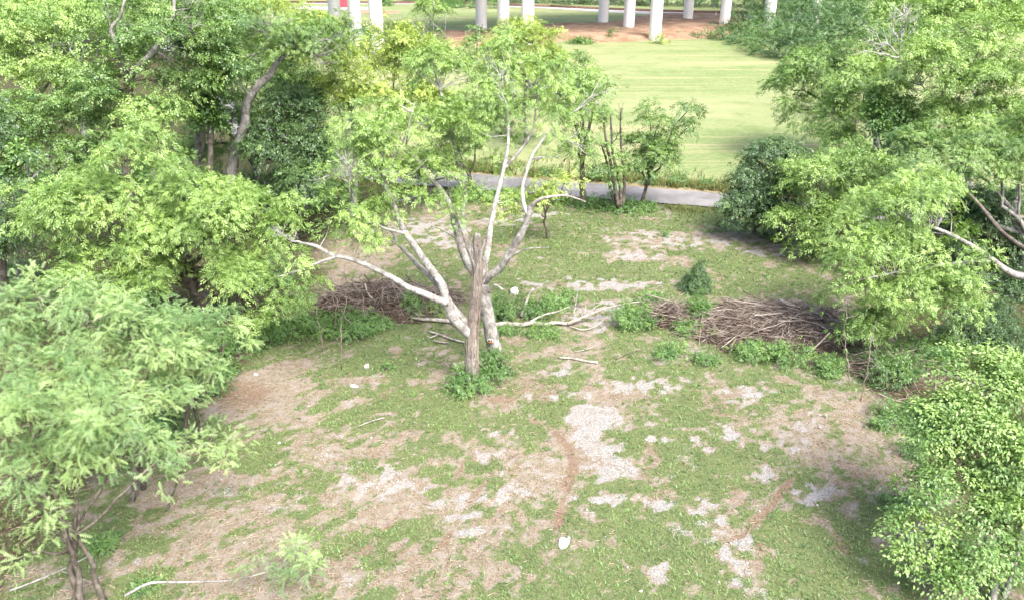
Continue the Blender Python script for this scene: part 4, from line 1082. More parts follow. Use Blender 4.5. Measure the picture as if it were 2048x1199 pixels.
# ------------------------------------------------------------------ masses of far vegetation
def mass(name, label, lobes, leaf, seed, cs=1.8, nl=12, ls=1.1, fill=1.3, gap=.1, tm=None):
    rng = np.random.default_rng(seed)
    fm = MB()
    for (x, y, z, a, b, h) in lobes:
        pos, out_ = lobe_clumps(rng, np.array([x, y, z]), (a, b, h), cs, fill, gap)
        ok = pos[:, 2] > 0
        foliage(fm, rng, pos[ok], out_[ok], tm or T_TWIG, cs, nl, ls, droop=.35, flat=.35, tbias=rng.normal(0, .1))
    o = fm.build(name, M[leaf])
    return tag(o, label, 'thicket', kind='stuff')
rng = np.random.default_rng(101)
lob = []
for k in range(46):                              # the wooded bank behind the railway
    x = -30 + 3.1 * k + rng.uniform(-1.2, 1.2)
    y0 = 240 - .30 * max(0, x + 5) * .9 + rng.uniform(0, 3)
    lob.append((x, y0, 2.0 + rng.uniform(0, 1), 3.6, 3, 3.2 + rng.uniform(0, 1)))
    lob.append((x + 1, y0 + 5, 6.0, 4, 3, 4))
mass('bank_thicket', 'dark green wooded bank running along behind the railway', lob, 'leaf_dark', 102, 2.2, 8, 1.2, .8)
rng = np.random.default_rng(103)
lob = []
VB = [(1360, 74, 10, 6), (1385, 76, 16, 9), (1410, 78, 20, 14), (1435, 80, 26, 20), (1465, 84, 30, 28), (1490, 92, 34, 40), (1515, 104, 34, 46), (1540, 114, 36, 60), (1570, 122, 36, 70), (1600, 122, 40, 80), (1640, 118, 42, 90),
      (1680, 112, 46, 100), (1450, 66, 30, 18), (1490, 66, 36, 40), (1530, 76, 40, 66), (1570, 90, 40, 80), (1610, 96, 46, 96), (1500, 50, 36, 50), (1550, 54, 40, 70), (1600, 66, 46, 80), (1650, 80, 50, 96), (1700, 90, 50, 100), (1740, 84, 50, 90)]
for (u, v, ru, hp) in VB:                        # the vine-smothered bank at the edge of the field
    b = G(u, v); k = mpp(b)
    lob.append((b[0], b[1] + ru * k * .4, hp * k * .35, ru * k, ru * k * .9, hp * k * .75))
mass('vine_thicket', 'dense deep green vines smothering the bank between the bridge and the right woods', lob, 'leaf_bank', 104, 1.5, 9, .76, 1.1, .05, T_TWIG)
# ------------------------------------------------------------------ shrubs and bushy weeds
SH = [  # name, label, u, v, ru, rv, leaf, kind
    ('shrub', 'leafy green bush growing round the foot of the vine-wrapped trunk', 942, 775, 52, 66, 'leaf_weed', 'shrub'),
    ('shrub', 'dark bush tucked between the two grey trunks', 985, 752, 40, 66, 'leaf_vine', 'shrub'),
    ('shrub', 'bushy weeds beside the white block behind the grey trees', 1008, 640, 36, 52, 'leaf_vine', 'shrub'),
    ('shrub', 'bushy weeds around the leaning broken snag', 1068, 628, 40, 52, 'leaf_vine', 'shrub'),
    ('shrub', 'low bushy weeds between the leaning snag and the fallen tree tips', 1130, 612, 30, 36, 'leaf_weed', 'shrub'),
    ('shrub', 'bushy weeds at the tips of the fallen tree', 1268, 648, 40, 46, 'leaf_weed', 'shrub'),
    ('shrub', 'low weeds behind the small grey brush heap', 1305, 608, 30, 28, 'leaf_weed', 'shrub'),
    ('shrub', 'bright bush growing out of the left end of the large brush pile', 1402, 636, 34, 58, 'leaf_vine', 'shrub'),
    ('shrub', 'weeds in front of the small grey brush heap', 1365, 660, 30, 28, 'leaf_weed', 'shrub'),
    ('shrub', 'weed clump below the pale stone in front of the small heap', 1345, 712, 32, 28, 'leaf_weed', 'shrub'),
    ('shrub', 'low weed clump before the left end of the large brush pile', 1405, 722, 26, 20, 'leaf_weed', 'smallshrub'),
    ('shrub', 'yellowish weed standing against the front of the large brush pile', 1435, 674, 14, 28, 'leaf_light', 'smallshrub'),
    ('shrub', 'green bush before the middle of the large brush pile', 1500, 708, 40, 34, 'leaf_weed', 'shrub'),
    ('shrub', 'larger green bush before the middle of the large brush pile', 1572, 716, 46, 44, 'leaf_weed', 'shrub'),
    ('shrub', 'green bush beside the pale pole leaning on the large brush pile', 1648, 738, 44, 40, 'leaf_weed', 'shrub'),
    ('shrub', 'bushy tangle under the drooping bough at the end of the large brush pile', 1765, 752, 60, 66, 'leaf_vine', 'shrub'),
    ('shrub', 'low green tangle under the drooping bough near the rounded-leaf tree', 1800, 832, 46, 40, 'leaf_weed', 'shrub'),
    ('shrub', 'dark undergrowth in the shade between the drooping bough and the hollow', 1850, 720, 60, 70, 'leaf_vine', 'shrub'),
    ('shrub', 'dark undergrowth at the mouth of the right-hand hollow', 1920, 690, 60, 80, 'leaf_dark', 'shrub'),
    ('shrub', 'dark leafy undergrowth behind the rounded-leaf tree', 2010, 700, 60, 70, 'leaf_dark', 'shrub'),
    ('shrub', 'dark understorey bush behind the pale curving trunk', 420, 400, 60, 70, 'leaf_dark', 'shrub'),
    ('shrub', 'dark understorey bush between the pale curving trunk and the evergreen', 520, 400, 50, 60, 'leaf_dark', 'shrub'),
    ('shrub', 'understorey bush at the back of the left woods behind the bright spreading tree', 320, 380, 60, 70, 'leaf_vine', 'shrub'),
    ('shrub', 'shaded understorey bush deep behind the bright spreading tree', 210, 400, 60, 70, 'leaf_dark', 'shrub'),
    ('shrub', 'shaded understorey bush beside the drooping vine mound', 100, 400, 60, 70, 'leaf_vine', 'shrub'),
    ('shrub', 'low shaded bush at the foot of the dark evergreen', 610, 420, 50, 50, 'leaf_vine', 'shrub'),
    ('shrub', 'dark bush at the back of the left woods near the road', 620, 355, 50, 50, 'leaf_dark', 'shrub'),
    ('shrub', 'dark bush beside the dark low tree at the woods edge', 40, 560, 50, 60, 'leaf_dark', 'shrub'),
    ('shrub', 'shaded bush under the spreading bright tree', 260, 620, 60, 50, 'leaf_vine', 'shrub'),
    ('shrub', 'shaded bush behind the leaning sapling', 540, 560, 50, 50, 'leaf_vine', 'shrub'),
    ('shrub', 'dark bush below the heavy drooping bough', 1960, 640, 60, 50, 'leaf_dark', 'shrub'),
    ('shrub', 'low weeds growing in front of the fallen grey tree', 1085, 668, 34, 20, 'leaf_weed', 'smallshrub'),
    ('shrub', 'low weeds at the broken end of the fallen grey tree', 1020, 662, 24, 18, 'leaf_weed', 'smallshrub'),
    ('shrub', 'feathery weed at the edge of the leaf litter before the rounded-leaf tree', 1755, 852, 22, 22, 'leaf_weed', 'smallshrub'),
    ('shrub', 'dark green weeds under the left edge of the rounded-leaf tree', 1820, 905, 30, 26, 'leaf_vine', 'shrub'),
    ('shrub', 'weedy undergrowth at the left foot of the rounded-leaf tree', 1800, 1010, 40, 34, 'leaf_weed', 'shrub'),
    ('shrub', 'dense green weeds in front of the left brush pile', 690, 660, 60, 40, 'leaf_vine', 'shrub'),
    ('shrub', 'dense green weeds at the woods end of the left brush pile', 632, 655, 40, 44, 'leaf_vine', 'shrub'),
    ('shrub', 'low weeds before the left brush pile beside the fallen log', 758, 652, 36, 26, 'leaf_weed', 'shrub'),
    ('shrub', 'upright bright bush growing through the left brush pile', 818, 632, 26, 56, 'leaf_weed', 'shrub'),
    ('shrub', 'small yellowish bush between the left brush pile and the grey trees', 872, 622, 22, 30, 'leaf_light', 'smallshrub'),
    ('shrub', 'shaded undergrowth below the leaning sapling', 560, 672, 50, 34, 'leaf_vine', 'shrub'),
    ('shrub', 'shaded undergrowth at the foot of the spreading bright tree', 470, 690, 60, 50, 'leaf_vine', 'shrub'),
    ('shrub', 'low green plants edging the bare soil beside the thicket', 455, 745, 36, 26, 'leaf_weed', 'shrub'),
    ('shrub', 'low green plants under the reach of the feathery thicket', 400, 790, 46, 34, 'leaf_vine', 'shrub'),
    ('shrub', 'low green plants behind the forked feathery trunks', 300, 860, 50, 34, 'leaf_vine', 'shrub'),
    ('shrub', 'small leafy weed tuft beside the grey rock', 775, 738, 18, 14, 'leaf_vine', 'smallshrub'),
    ('shrub', 'leafy bright tuft near the forked feathery trunks', 205, 1085, 40, 30, 'leaf_weed', 'smallshrub'),
    ('shrub', 'bright weed tuft on the slope below the feathery thicket', 290, 1178, 26, 20, 'leaf_weed', 'smallshrub'),
    ('shrub', 'round bush growing at the roadside between the fence posts', 1105, 405, 28, 20, 'leaf_weed', 'shrub'),
    ('shrub', 'low roadside bush at the foot of the ivy-trunk tree', 1175, 414, 36, 22, 'leaf_vine', 'shrub'),
    ('shrub', 'low roadside bush at the foot of the dark upright stems', 1262, 420, 36, 20, 'leaf_vine', 'shrub'),
    ('shrub', 'low roadside bush at the foot of the small outstretched tree', 1300, 418, 20, 14, 'leaf_weed', 'shrub'),
    ('shrub', 'leafy bush behind the pale straight limb beside the road', 1010, 400, 34, 26, 'leaf_weed', 'shrub'),
    ('shrub', 'leafy bush beside the road behind the left-leaning limb', 945, 398, 36, 34, 'leaf_weed', 'shrub'),
    ('shrub', 'dark shrub across the road behind the small outstretched tree', 1296, 370, 14, 28, 'leaf_vine', 'shrub'),
    ('shrub', 'round green shrub on the verge across the road', 1357, 372, 15, 26, 'leaf_vine', 'shrub'),
    ('shrub', 'small sparse shrub on the verge across the road', 1410, 376, 10, 20, 'leaf_weed', 'smallshrub'),
    ('shrub', 'dark shrub across the road beside the ivy-trunk tree', 1190, 362, 18, 24, 'leaf_vine', 'shrub'),
    ('shrub', 'low shrub across the road behind the young yellow-green tree', 1095, 352, 16, 20, 'leaf_vine', 'shrub'),
    ('shrub', 'tiny lone bush standing in the gravelly clearing', 1328, 472, 9, 15, 'leaf_vine', 'smallshrub'),
    ('shrub', 'yellow-green bush at the foot of the bridge column', 1318, 88, 14, 20, 'leaf_yellow', 'shrub'),
    ('shrub', 'dark sapling growing out of the red dirt bank', 1222, 80, 7, 24, 'leaf_vine', 'shrub'),
    ('shrub', 'low green growth on the edge of the red dirt bank', 1155, 88, 24, 10, 'leaf_vine', 'shrub'),
    ('shrub', 'round bush beside the railway behind the left-hand columns', 770, 12, 20, 16, 'leaf_vine', 'shrub'),
    ('shrub', 'second round bush beside the railway, next to the thin pole', 908, 16, 26, 14, 'leaf_vine', 'shrub'),
    ('shrub', 'bush beside the railway just behind the middle columns', 950, 17, 16, 14, 'leaf_vine', 'shrub'),
    ('shrub', 'bushy growth between the middle columns beside the railway', 990, 17, 16, 14, 'leaf_weed', 'shrub'),
    ('shrub', 'bush beside the railway next to the pale gravel strip', 845, 12, 14, 12, 'leaf_vine', 'shrub'),
]
for i, (nm, lab, u, v, ru, rv, leaf, kd) in enumerate(SH):
    if v < 100:
        SPEC['tmp'] = (T_TWIG, 1.1, 10, .7, .3); kd = 'tmp'
    elif v < 430:
        SPEC['tmp'] = (T_TWIG, .62, 10, .40, .3); kd = 'tmp'
    shrub(nm, lab, u, v, ru, rv, leaf, 200 + i, 'bushes and tall weeds', kd, lumps=2 if ru < 20 else 4, fill=.95)
shrub('evergreen_sapling', 'small dark cone-shaped evergreen sapling behind the large brush pile', 1392, 580, 26, 46, 'leaf_dark', 300, None, 'smallshrub', 2.0, 5, cone=True, cat='sapling')

# ------------------------------------------------------------------ brush piles
def brush_pile(name, label, u, v, ru, hm, dep, seed, nbig, ntwig, mats, lean=0.0):
    rng = np.random.default_rng(seed)
    b = G(u, v); k = mpp(b); Rx = ru * k
    b[2] = 0
    root = thing(name, b, label, 'brush pile', 'heaps of cut branches')
    def surf(x, y):
        d = (x / Rx) ** 2 + (y / dep) ** 2
        return hm * np.clip(1 - d, 0, 1) ** .6 * (.75 + .5 * fbm(np.asarray(x) * .6 + seed, np.asarray(y) * .6, seed, 3))
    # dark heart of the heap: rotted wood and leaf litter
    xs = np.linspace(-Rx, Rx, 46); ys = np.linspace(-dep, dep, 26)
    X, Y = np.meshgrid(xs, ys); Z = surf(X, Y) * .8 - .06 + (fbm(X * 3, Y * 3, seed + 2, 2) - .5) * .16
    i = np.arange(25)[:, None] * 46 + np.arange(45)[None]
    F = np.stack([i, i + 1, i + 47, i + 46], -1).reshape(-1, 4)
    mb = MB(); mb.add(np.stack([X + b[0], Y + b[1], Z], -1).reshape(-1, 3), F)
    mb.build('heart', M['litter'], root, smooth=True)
    protos = {}
    for mt in mats:
        for j in range(4):
            mb = MB()
            n = 7; t = np.linspace(0, 1, n)
            pt = np.stack([t - .5, np.cumsum(rng.normal(0, .035, n)), np.cumsum(rng.normal(0, .02, n))], -1)
            tube(mb, pt, np.linspace(.020, .007, n), 5, rng, .1)
            for _ in range(3):
                q0 = pt[rng.integers(2, 6)]; dd = np.array([rng.uniform(.1, .3), rng.uniform(-.2, .2), rng.uniform(-.03, .1)])
                tube(mb, limb_path(q0, q0 + dd, rng, 0, 4, .06), np.linspace(.008, .003, 4), 3, cap=False)
            protos[(mt, j)] = mb.mesh('branch', M[mt], True)
    for q_ in range(nbig):
        a = rng.uniform(0, 6.28); rr = math.sqrt(rng.random()) * .85
        x, y = math.cos(a) * rr * Rx, math.sin(a) * rr * dep
        L = rng.uniform(1.4, 3.6)
        me = protos[(mats[rng.integers(len(mats))], int(rng.integers(4)))]
        o = bpy.data.objects.new('branch', me); C.objects.link(o); o.parent = root
        yaw = rng.normal(lean, .55)
        z = float(surf(x, y)) + .02
        ex = float(surf(x + math.cos(yaw) * .8, y + math.sin(yaw) * .8) - surf(x - math.cos(yaw) * .8, y - math.sin(yaw) * .8))
        o.location = (x, y, z)
        o.rotation_euler = (rng.uniform(0, 6.28), -math.atan2(ex, 1.6) + rng.normal(0, .10), yaw)
        o.scale = (L, 1.05 * L ** .5, 1.05 * L ** .5)
    for mt in ('stick_grey', 'stick_brown', 'stick_pale'):
        share = {'stick_grey': .45, 'stick_brown': .40, 'stick_pale': .15}[mt]
        mb = MB()
        for _ in range(int(ntwig * share)):
            a = rng.uniform(0, 6.28); rr = math.sqrt(rng.random()) * 1.02
            x, y = math.cos(a) * rr * Rx, math.sin(a) * rr * dep
            L = rng.uniform(.6, 2.4); yaw = rng.normal(lean, 1.0)
            d = np.array([math.cos(yaw), math.sin(yaw), rng.normal(0, .2)])
            z = float(surf(x, y)) + rng.uniform(-.1, .08)
            c = b + np.array([x, y, z])
            e0, e1 = c - d * L / 2, c + d * L / 2
            e0[2] = max(e0[2], .02); e1[2] = max(e1[2], .02)
            tube(mb, limb_path(e0, e1, rng, .05, 5, .035), np.linspace(rng.uniform(.008, .019), .005, 5), 3, cap=False)
        o = mb.build('twigs', M[mt], root); o['kind'] = 'stuff'
    return root
brush_pile('brush_pile', 'large long heap of cut pinkish-grey branches under the drooping bough', 1545, 655, 182, .85, 2.7, 401, 70, 2200, ['stick_grey', 'stick_pale', 'stick_brown'], .12)
brush_pile('brush_pile', 'dark brown heap of cut branches beside the left woods', 760, 615, 130, 1.35, 1.9, 402, 40, 1000, ['stick_brown', 'stick_grey'], -.1)
brush_pile('brush_pile', 'small rounded heap of grey twigs next to the bush', 1338, 640, 44, .85, 1.0, 403, 12, 350, ['stick_grey', 'stick_brown'], .3)
brush_pile('brush_pile', 'dark tangled heap of branches in the shade before the hollow', 1800, 750, 80, .8, 1.4, 404, 24, 450, ['stick_brown', 'stick_grey'], -.3)
brush_pile('brush_pile', 'low flat scatter of dark branches between the left heap and the grey trees', 868, 600, 60, .5, 1.1, 405, 14, 260, ['stick_brown', 'stick_grey'], .0)

# ------------------------------------------------------------------ fallen wood
def log(name, label, parts, seed, mat='deadwood', cat='fallen branch', group=None, lift=.0):
    """parts: (part name, [(u, v, height)], r0, r1); the first gives the origin; u, v is the photo pixel of the piece itself"""
    rng = np.random.default_rng(seed)
    org = None
    root = None
    for nm, pts, r0, r1 in parts:
        W = np.array([G(u, v, max(h, r1) ) for u, v, h in pts])
        if root is None:
            o = W[0].copy(); o[2] = 0
            root = thing(name, o, label, cat, group)
        sp = smooth_path(W, len(W) * 4)
        mb = MB(); tube(mb, sp, np.linspace(r0, r1, len(sp)), 8 if r0 > .05 else 5, rng, .2)
        mb.build(nm, M[mat], root, smooth=True)
    return root
log('fallen_tree', 'long fallen grey tree lying behind the two trees, branches pointing to the brush heaps',
    [('trunk', [(985, 650, .12), (1012, 646, .16), (1040, 649, .15), (1065, 645, .17), (1090, 648, .14), (1112, 644, .15), (1135, 646, .13), (1165, 636, .25)], .13, .08),
     ('branch', [(1135, 647, .15), (1165, 634, .35), (1200, 620, .6), (1245, 608, .75), (1285, 602, .8)], .10, .02),
     ('branch', [(1060, 643, .2), (1085, 630, .4), (1115, 622, .6), (1140, 612, .8)], .06, .02),
     ('branch', [(1140, 652, .08), (1165, 659, .06), (1190, 652, .2), (1215, 632, .5)], .05, .02),
     ('branch', [(1146, 632, .3), (1152, 605, 1.0), (1155, 582, 1.6)], .035, .01),
     ('branch', [(1163, 632, .3), (1166, 618, .7), (1163, 605, 1.1)], .025, .01),
     ('branch', [(1180, 628, .5), (1190, 614, .8), (1205, 606, 1.0)], .03, .01),
     ('branch', [(1210, 617, .65), (1216, 608, .9), (1222, 600, 1.1)], .02, .008),
     ('branch', [(1170, 626, .5), (1171, 610, .9), (1169, 600, 1.1)], .02, .008),
     ('branch', [(1230, 618, .5), (1245, 628, .3), (1262, 632, .2)], .02, .008)], 501, 'deadwood', 'fallen tree')
log('fallen_log', 'grey log lying behind the vine-wrapped trunk towards the left brush pile', [('trunk', [(816, 633, .10), (840, 637, .12), (870, 639, .13), (905, 642, .14), (935, 646, .15)], .07, .12), ('branch', [(840, 636, .14), (830, 625, .4), (818, 616, .6)], .03, .01)], 502, 'deadwood', 'log')
log('fallen_branch', 'pale bare branch lying alone on the grass in front of the fallen tree', [('stem', [(1118, 714, .06), (1145, 716, .07), (1170, 721, .07), (1195, 724, .06)], .045, .07), ('branch', [(1160, 719, .08), (1150, 712, .15), (1140, 708, .2)], .015, .006)], 503)
log('fallen_branch', 'broken pieces of pale branch lying beside the vine-wrapped trunk', [('stem', [(858, 662, .06), (880, 668, .06), (900, 676, .06), (928, 684, .06)], .05, .06), ('branch', [(866, 680, .05), (880, 683, .05), (898, 685, .05)], .045, .04), ('branch', [(875, 668, .1), (862, 674, .12), (855, 670, .2)], .03, .02)], 504)
log('fallen_branch', 'grey forked stick lying on the slope below the grey rock', [('stem', [(716, 852, .03), (735, 844, .04), (768, 834, .06)], .018, .03), ('branch', [(742, 842, .05), (752, 838, .1), (748, 832, .14)], .014, .006)], 505)
log('broken_snag', 'leaning broken branch stub standing upright in the bushy weeds', [('stem', [(1042, 632, .0), (1050, 612, .6), (1056, 592, 1.15), (1066, 577, 1.6)], .085, .07), ('branch', [(1052, 602, .85), (1060, 598, .95), (1064, 601, .9)], .03, .015)], 506, 'deadwood', 'snag')
log('fallen_branch', 'thin dead branch lying among weeds before the fallen tree', [('stem', [(1150, 703, .05), (1175, 697, .1), (1195, 690, .2)], .025, .012), ('branch', [(1170, 698, .1), (1180, 688, .3), (1186, 682, .4)], .015, .006)], 507)
log('fallen_branch', 'dark thin branch lying on brown soil before the small grey heap', [('stem', [(1232, 718, .04), (1255, 706, .06), (1285, 698, .1)], .025, .015), ('branch', [(1255, 706, .08), (1268, 712, .06), (1275, 716, .05)], .012, .006)], 508, 'bark_brown')
log('leaning_pole', 'pale straight pole leaning on the front of the large brush pile', [('stem', [(1618, 704, .1), (1640, 684, .55), (1660, 664, 1.0)], .05, .04), ('branch', [(1640, 684, .55), (1650, 682, .6), (1658, 680, .62)], .02, .01)], 509, 'stick_pale', 'pole')
log('split_log', 'bright split wood lying on top of the large brush pile', [('stem', [(1560, 599, 1.15), (1572, 604, 1.2), (1590, 612, 1.2)], .07, .05), ('branch', [(1565, 604, 1.2), (1580, 610, 1.2), (1600, 614, 1.15)], .04, .03)], 510, 'stick_pale', 'log')
log('fallen_branch', 'long pale branch lying across the middle of the large brush pile', [('stem', [(1508, 630, 1.05), (1535, 628, 1.12), (1565, 625, 1.15)], .045, .03), ('branch', [(1535, 628, 1.12), (1550, 634, 1.1), (1562, 640, 1.0)], .02, .01)], 511, 'stick_pale')
log('fallen_branch', 'forked pale branch on the front slope of the large brush pile', [('stem', [(1556, 641, .98), (1580, 641, 1.0), (1610, 640, .95)], .04, .02), ('branch', [(1575, 641, 1.0), (1590, 632, 1.15), (1600, 624, 1.2)], .02, .01)], 512, 'stick_pale')
log('leaning_branch', 'weathered branch poking out of the left brush pile towards the sky', [('stem', [(786, 622, .2), (765, 606, .6), (748, 600, .9), (735, 585, 1.3), (730, 567, 1.8)], .06, .04), ('branch', [(750, 601, .85), (738, 592, 1.0), (728, 590, 1.0)], .03, .012)], 513)
log('fallen_branch', 'thin pale branch on leaf litter below the drooping bough', [('stem', [(1755, 785, .04), (1790, 800, .06), (1830, 806, .05)], .022, .014), ('branch', [(1790, 800, .07), (1810, 796, .12), (1835, 795, .14)], .012, .006)], 514, 'stick_pale')
log('fallen_branch', 'bare grey stem crossing the soil at the foot of the forked feathery trunks', [('stem', [(20, 1180, .15), (60, 1165, .3), (120, 1140, .5), (180, 1110, .8)], .04, .02), ('branch', [(120, 1140, .5), (150, 1150, .4), (185, 1165, .2)], .02, .01)], 515, 'bark_grey')

# thin bare vines hanging by the left brush pile
VN = [('long pale vine hanging to the ground before the left brush pile', [(683, 735, 0), (682, 690, 1.2), (684, 640, 2.6), (692, 590, 4.2), (688, 530, 6.0)]),
      ('brown bent sapling stem rising before the left brush pile', [(645, 700, 0), (640, 660, 1.0), (634, 625, 2.0), (632, 590, 3.0)]),
      ('thin vine slanting from the low limb to the weeds', [(722, 672, 0), (700, 645, 1.0), (680, 620, 2.0), (668, 585, 3.2), (655, 540, 4.6)]),
      ('thin upright bare stem in front of the left brush pile', [(725, 660, 0), (727, 630, .9), (726, 600, 1.8), (722, 560, 3.0)]),
      ('thin bare stem rising from the middle of the left brush pile', [(765, 640, 0), (764, 610, .9), (766, 575, 2.0), (765, 530, 3.4)]),
      ('wispy bare stem at the woods end of the left brush pile', [(665, 668, 0), (672, 630, 1.1), (666, 590, 2.3), (660, 545, 3.8)]),
      ('long bare vine trailing below the drooping right-hand bough', [(1722, 800, 0), (1735, 740, 1.6), (1740, 690, 3.0), (1752, 640, 4.4)]),
      ('bare slanting stem beneath the drooping right-hand bough', [(1700, 770, 0), (1695, 720, 1.4), (1690, 660, 3.0), (1692, 600, 4.8)])]
for i, (lab, pts) in enumerate(VN):
    rng = np.random.default_rng(600 + i)
    W = np.array([G(u, v, h) for u, v, h in pts]); b = W[0].copy(); b[2] = 0
    Y0 = W[0][1]
    W = np.array([P(u, v, Y0 - .1 * j) for j, (u, v, h) in enumerate(pts)]); W[0][2] = -.05
    root = thing('hanging_vine', b, lab, 'vine', 'bare vines by the brush piles')
    mb = MB(); sp = smooth_path(W, 18); sp[1:-1] += rng.normal(0, .035, (16, 3))
    tube(mb, sp, np.linspace(.028, .014, 18), 5); mb.build('stem', M['stick_grey'], root)
    mb = MB()
    for _ in range(10):
        j = rng.integers(3, 17); e = sp[j] + rng.normal(0, .45, 3)
        tube(mb, limb_path(sp[j], e, rng, .1, 5, .08), np.linspace(.011, .004, 5), 3, cap=False)
    mb.build('side_shoots', M['stick_grey'], root)['kind'] = 'stuff'

# ------------------------------------------------------------------ rocks
import bmesh
def rock(name, label, u, v, w, h, seed, mat='stone', group='loose stones in the clearing', cat='rock'):
    rng = np.random.default_rng(seed)
    b = G(u, v); k = mpp(b); sx = w * k / 2; sz = h * k * .45
    bm = bmesh.new(); bmesh.ops.create_icosphere(bm, subdivisions=2, radius=1)
    ks = rng.normal(0, 1.6, (5, 3)); ph = rng.uniform(0, 6, 5)
    cuts = rng.normal(0, 1, (7, 3)); cuts /= np.linalg.norm(cuts, axis=1)[:, None]
    for vv in bm.verts:
        c = np.array(vv.co)
        for q_ in cuts:
            e = c @ q_ - .60
            if e > 0: c = c - q_ * e
        c = c * (1 + .10 * sum(math.sin(float(ks[i] @ c) * 1.5 + ph[i]) for i in range(5)) / 2)
        vv.co = (c[0] * sx, c[1] * sx * .65, c[2] * sz)
    me = bpy.data.meshes.new(name); bm.to_mesh(me); bm.free(); me.materials.append(M[mat])
    o = bpy.data.objects.new(name, me); C.objects.link(o)
    o.location = (b[0], b[1], float(gz(b[0], b[1])) + sz * .45); o.rotation_euler = (0, 0, rng.uniform(0, 3))
    return tag(o, label, cat, group)
for i, (lab, u, v, w_, h_, mt) in enumerate([
    ('bright white limestone lump lying at the end of the curved rut', 1128, 1086, 36, 20, 'stone_white'),
    ('small pale stone touching the white limestone lump', 1138, 1074, 14, 10, 'stone'),
    ('grey rock in the grass between the weed tuft and the trunks', 734, 734, 20, 16, 'stone'),
    ('flat grey slab on bare soil at the edge of the feathery thicket', 413, 775, 24, 10, 'stone'),
    ('flat pale stone lying in the grass below the grey rock', 708, 772, 18, 8, 'stone_white'),
    ('small pale stone on bare soil beside the feathery sprig', 353, 862, 12, 7, 'stone_white'),
    ('small upright grey stone at the tip of the feathery sprig', 426, 900, 8, 11, 'stone'),
    ('white stone in the weeds before the small grey brush heap', 1396, 674, 12, 9, 'stone_white'),
    ('small pale stone among dry grass right of the forked stick', 742, 874, 9, 6, 'stone'),
    ('white block of rubble in the weeds behind the grey trees', 1030, 585, 30, 18, 'stone_white'),
    ('small pale rock on the far end of the thicket soil', 512, 748, 14, 5, 'stone_white'),
    ('tiny pale stone on the bare track below the thicket', 558, 884, 8, 5, 'stone_white'),
    ('rounded tan stone at the left end of the large brush pile', 1424, 629, 14, 10, 'straw'),
    ('pale stone at the lower edge of the grass, below the white gravel spot', 1281, 1179, 9, 6, 'stone_white'),
]):
    rock('rock', lab, u, v, w_, h_, 700 + i, mt)
for i, (u, v) in enumerate([(1150, 83), (1183, 87), (1196, 85), (1208, 87), (1246, 67), (1275, 75), (1100, 90)]):
    rock('rock', 'small pale stone on the red dirt under the bridge', u, v, 3.5, 3, 740 + i, 'stone_white', 'pale stones on the dirt bank')

# ------------------------------------------------------------------ the sign on the trunk
def flat_mat(name, c, rough=.5):
    m, nt, out = new_mat(name); q = NT(nt)
    n1 = q.noise(q.coord(), 30, 4, .6)
    q.bsdf(out, q.mix(q.step(n1, .3, .7), tuple(x * .92 for x in c), c), rough)
    return m
M['s_white'] = flat_mat('sign_white', (.42, .42, .42)); M['s_black'] = flat_mat('sign_black', (.02, .02, .022)); M['s_orange'] = flat_mat('sign_orange', (.50, .16, .05))
sc = P(980.5, 682, 34.05); k = mpp(sc)
sw, shh = 12.2 * k, 10.2 * k
sg = thing('warning_sign', sc, 'small sign with white border, black and orange print, nailed to the grey trunk', 'sign')
def plate(nm, x0, x1, z0, z1, y, t, mat, par):
    mb = MB(); box(mb, (sc[0] + (x0 + x1) / 2 * sw, sc[1] + y, sc[2] + z0 * shh), (x1 - x0) * sw, t, (z1 - z0) * shh)
    return mb.build(nm, M[mat], par)
plate('board', -.5, .5, -.5, .5, 0, .012, 's_white', sg)
plate('black_panel', -.37, .37, -.02, .38, -.0085, .004, 's_black', sg)
plate('white_mark', -.07, .09, .08, .36, -.0125, .003, 's_white', sg)
plate('orange_panel', -.37, .37, -.33, -.02, -.0085, .004, 's_orange', sg)
plate('black_strip', -.37, .37, -.40, -.335, -.0085, .004, 's_black', sg)
for sx in (-1, 1):
    mb = MB(); p = sc + np.array([sx * sw * .44, -.006, shh * .44]); tube(mb, [p + [0, .35, 0], p - [0, .006, 0]], .008, 6); mb.build('nail', M['metal_post'], sg)

# ------------------------------------------------------------------ old fence posts across the road
for i, (u, v, h) in enumerate([(985, 350, 1.5), (1022, 352, 1.7), (1138, 357, 1.4)]):
    b = G(u, v); b[2] = .05
    root = thing('fence_post', b, ['thin rusty metal fence post beyond the road beside the shaded leaning tree', 'thin rusty metal fence post beyond the road seen past the pale limb', 'reddish metal fence post beyond the road near the ivy-trunk tree'][i], 'fence post', 'old fence posts beyond the road')
    mb = MB(); box(mb, (b[0], b[1], -.1), .07, .02, h + .1); box(mb, (b[0], b[1] + .03, -.1), .02, .05, h + .08); mb.build('shaft', M['metal_post'], root)
    mb = MB(); box(mb, (b[0], b[1], h + .002), .10, .05, .06); mb.build('cap', M['metal_post'], root)

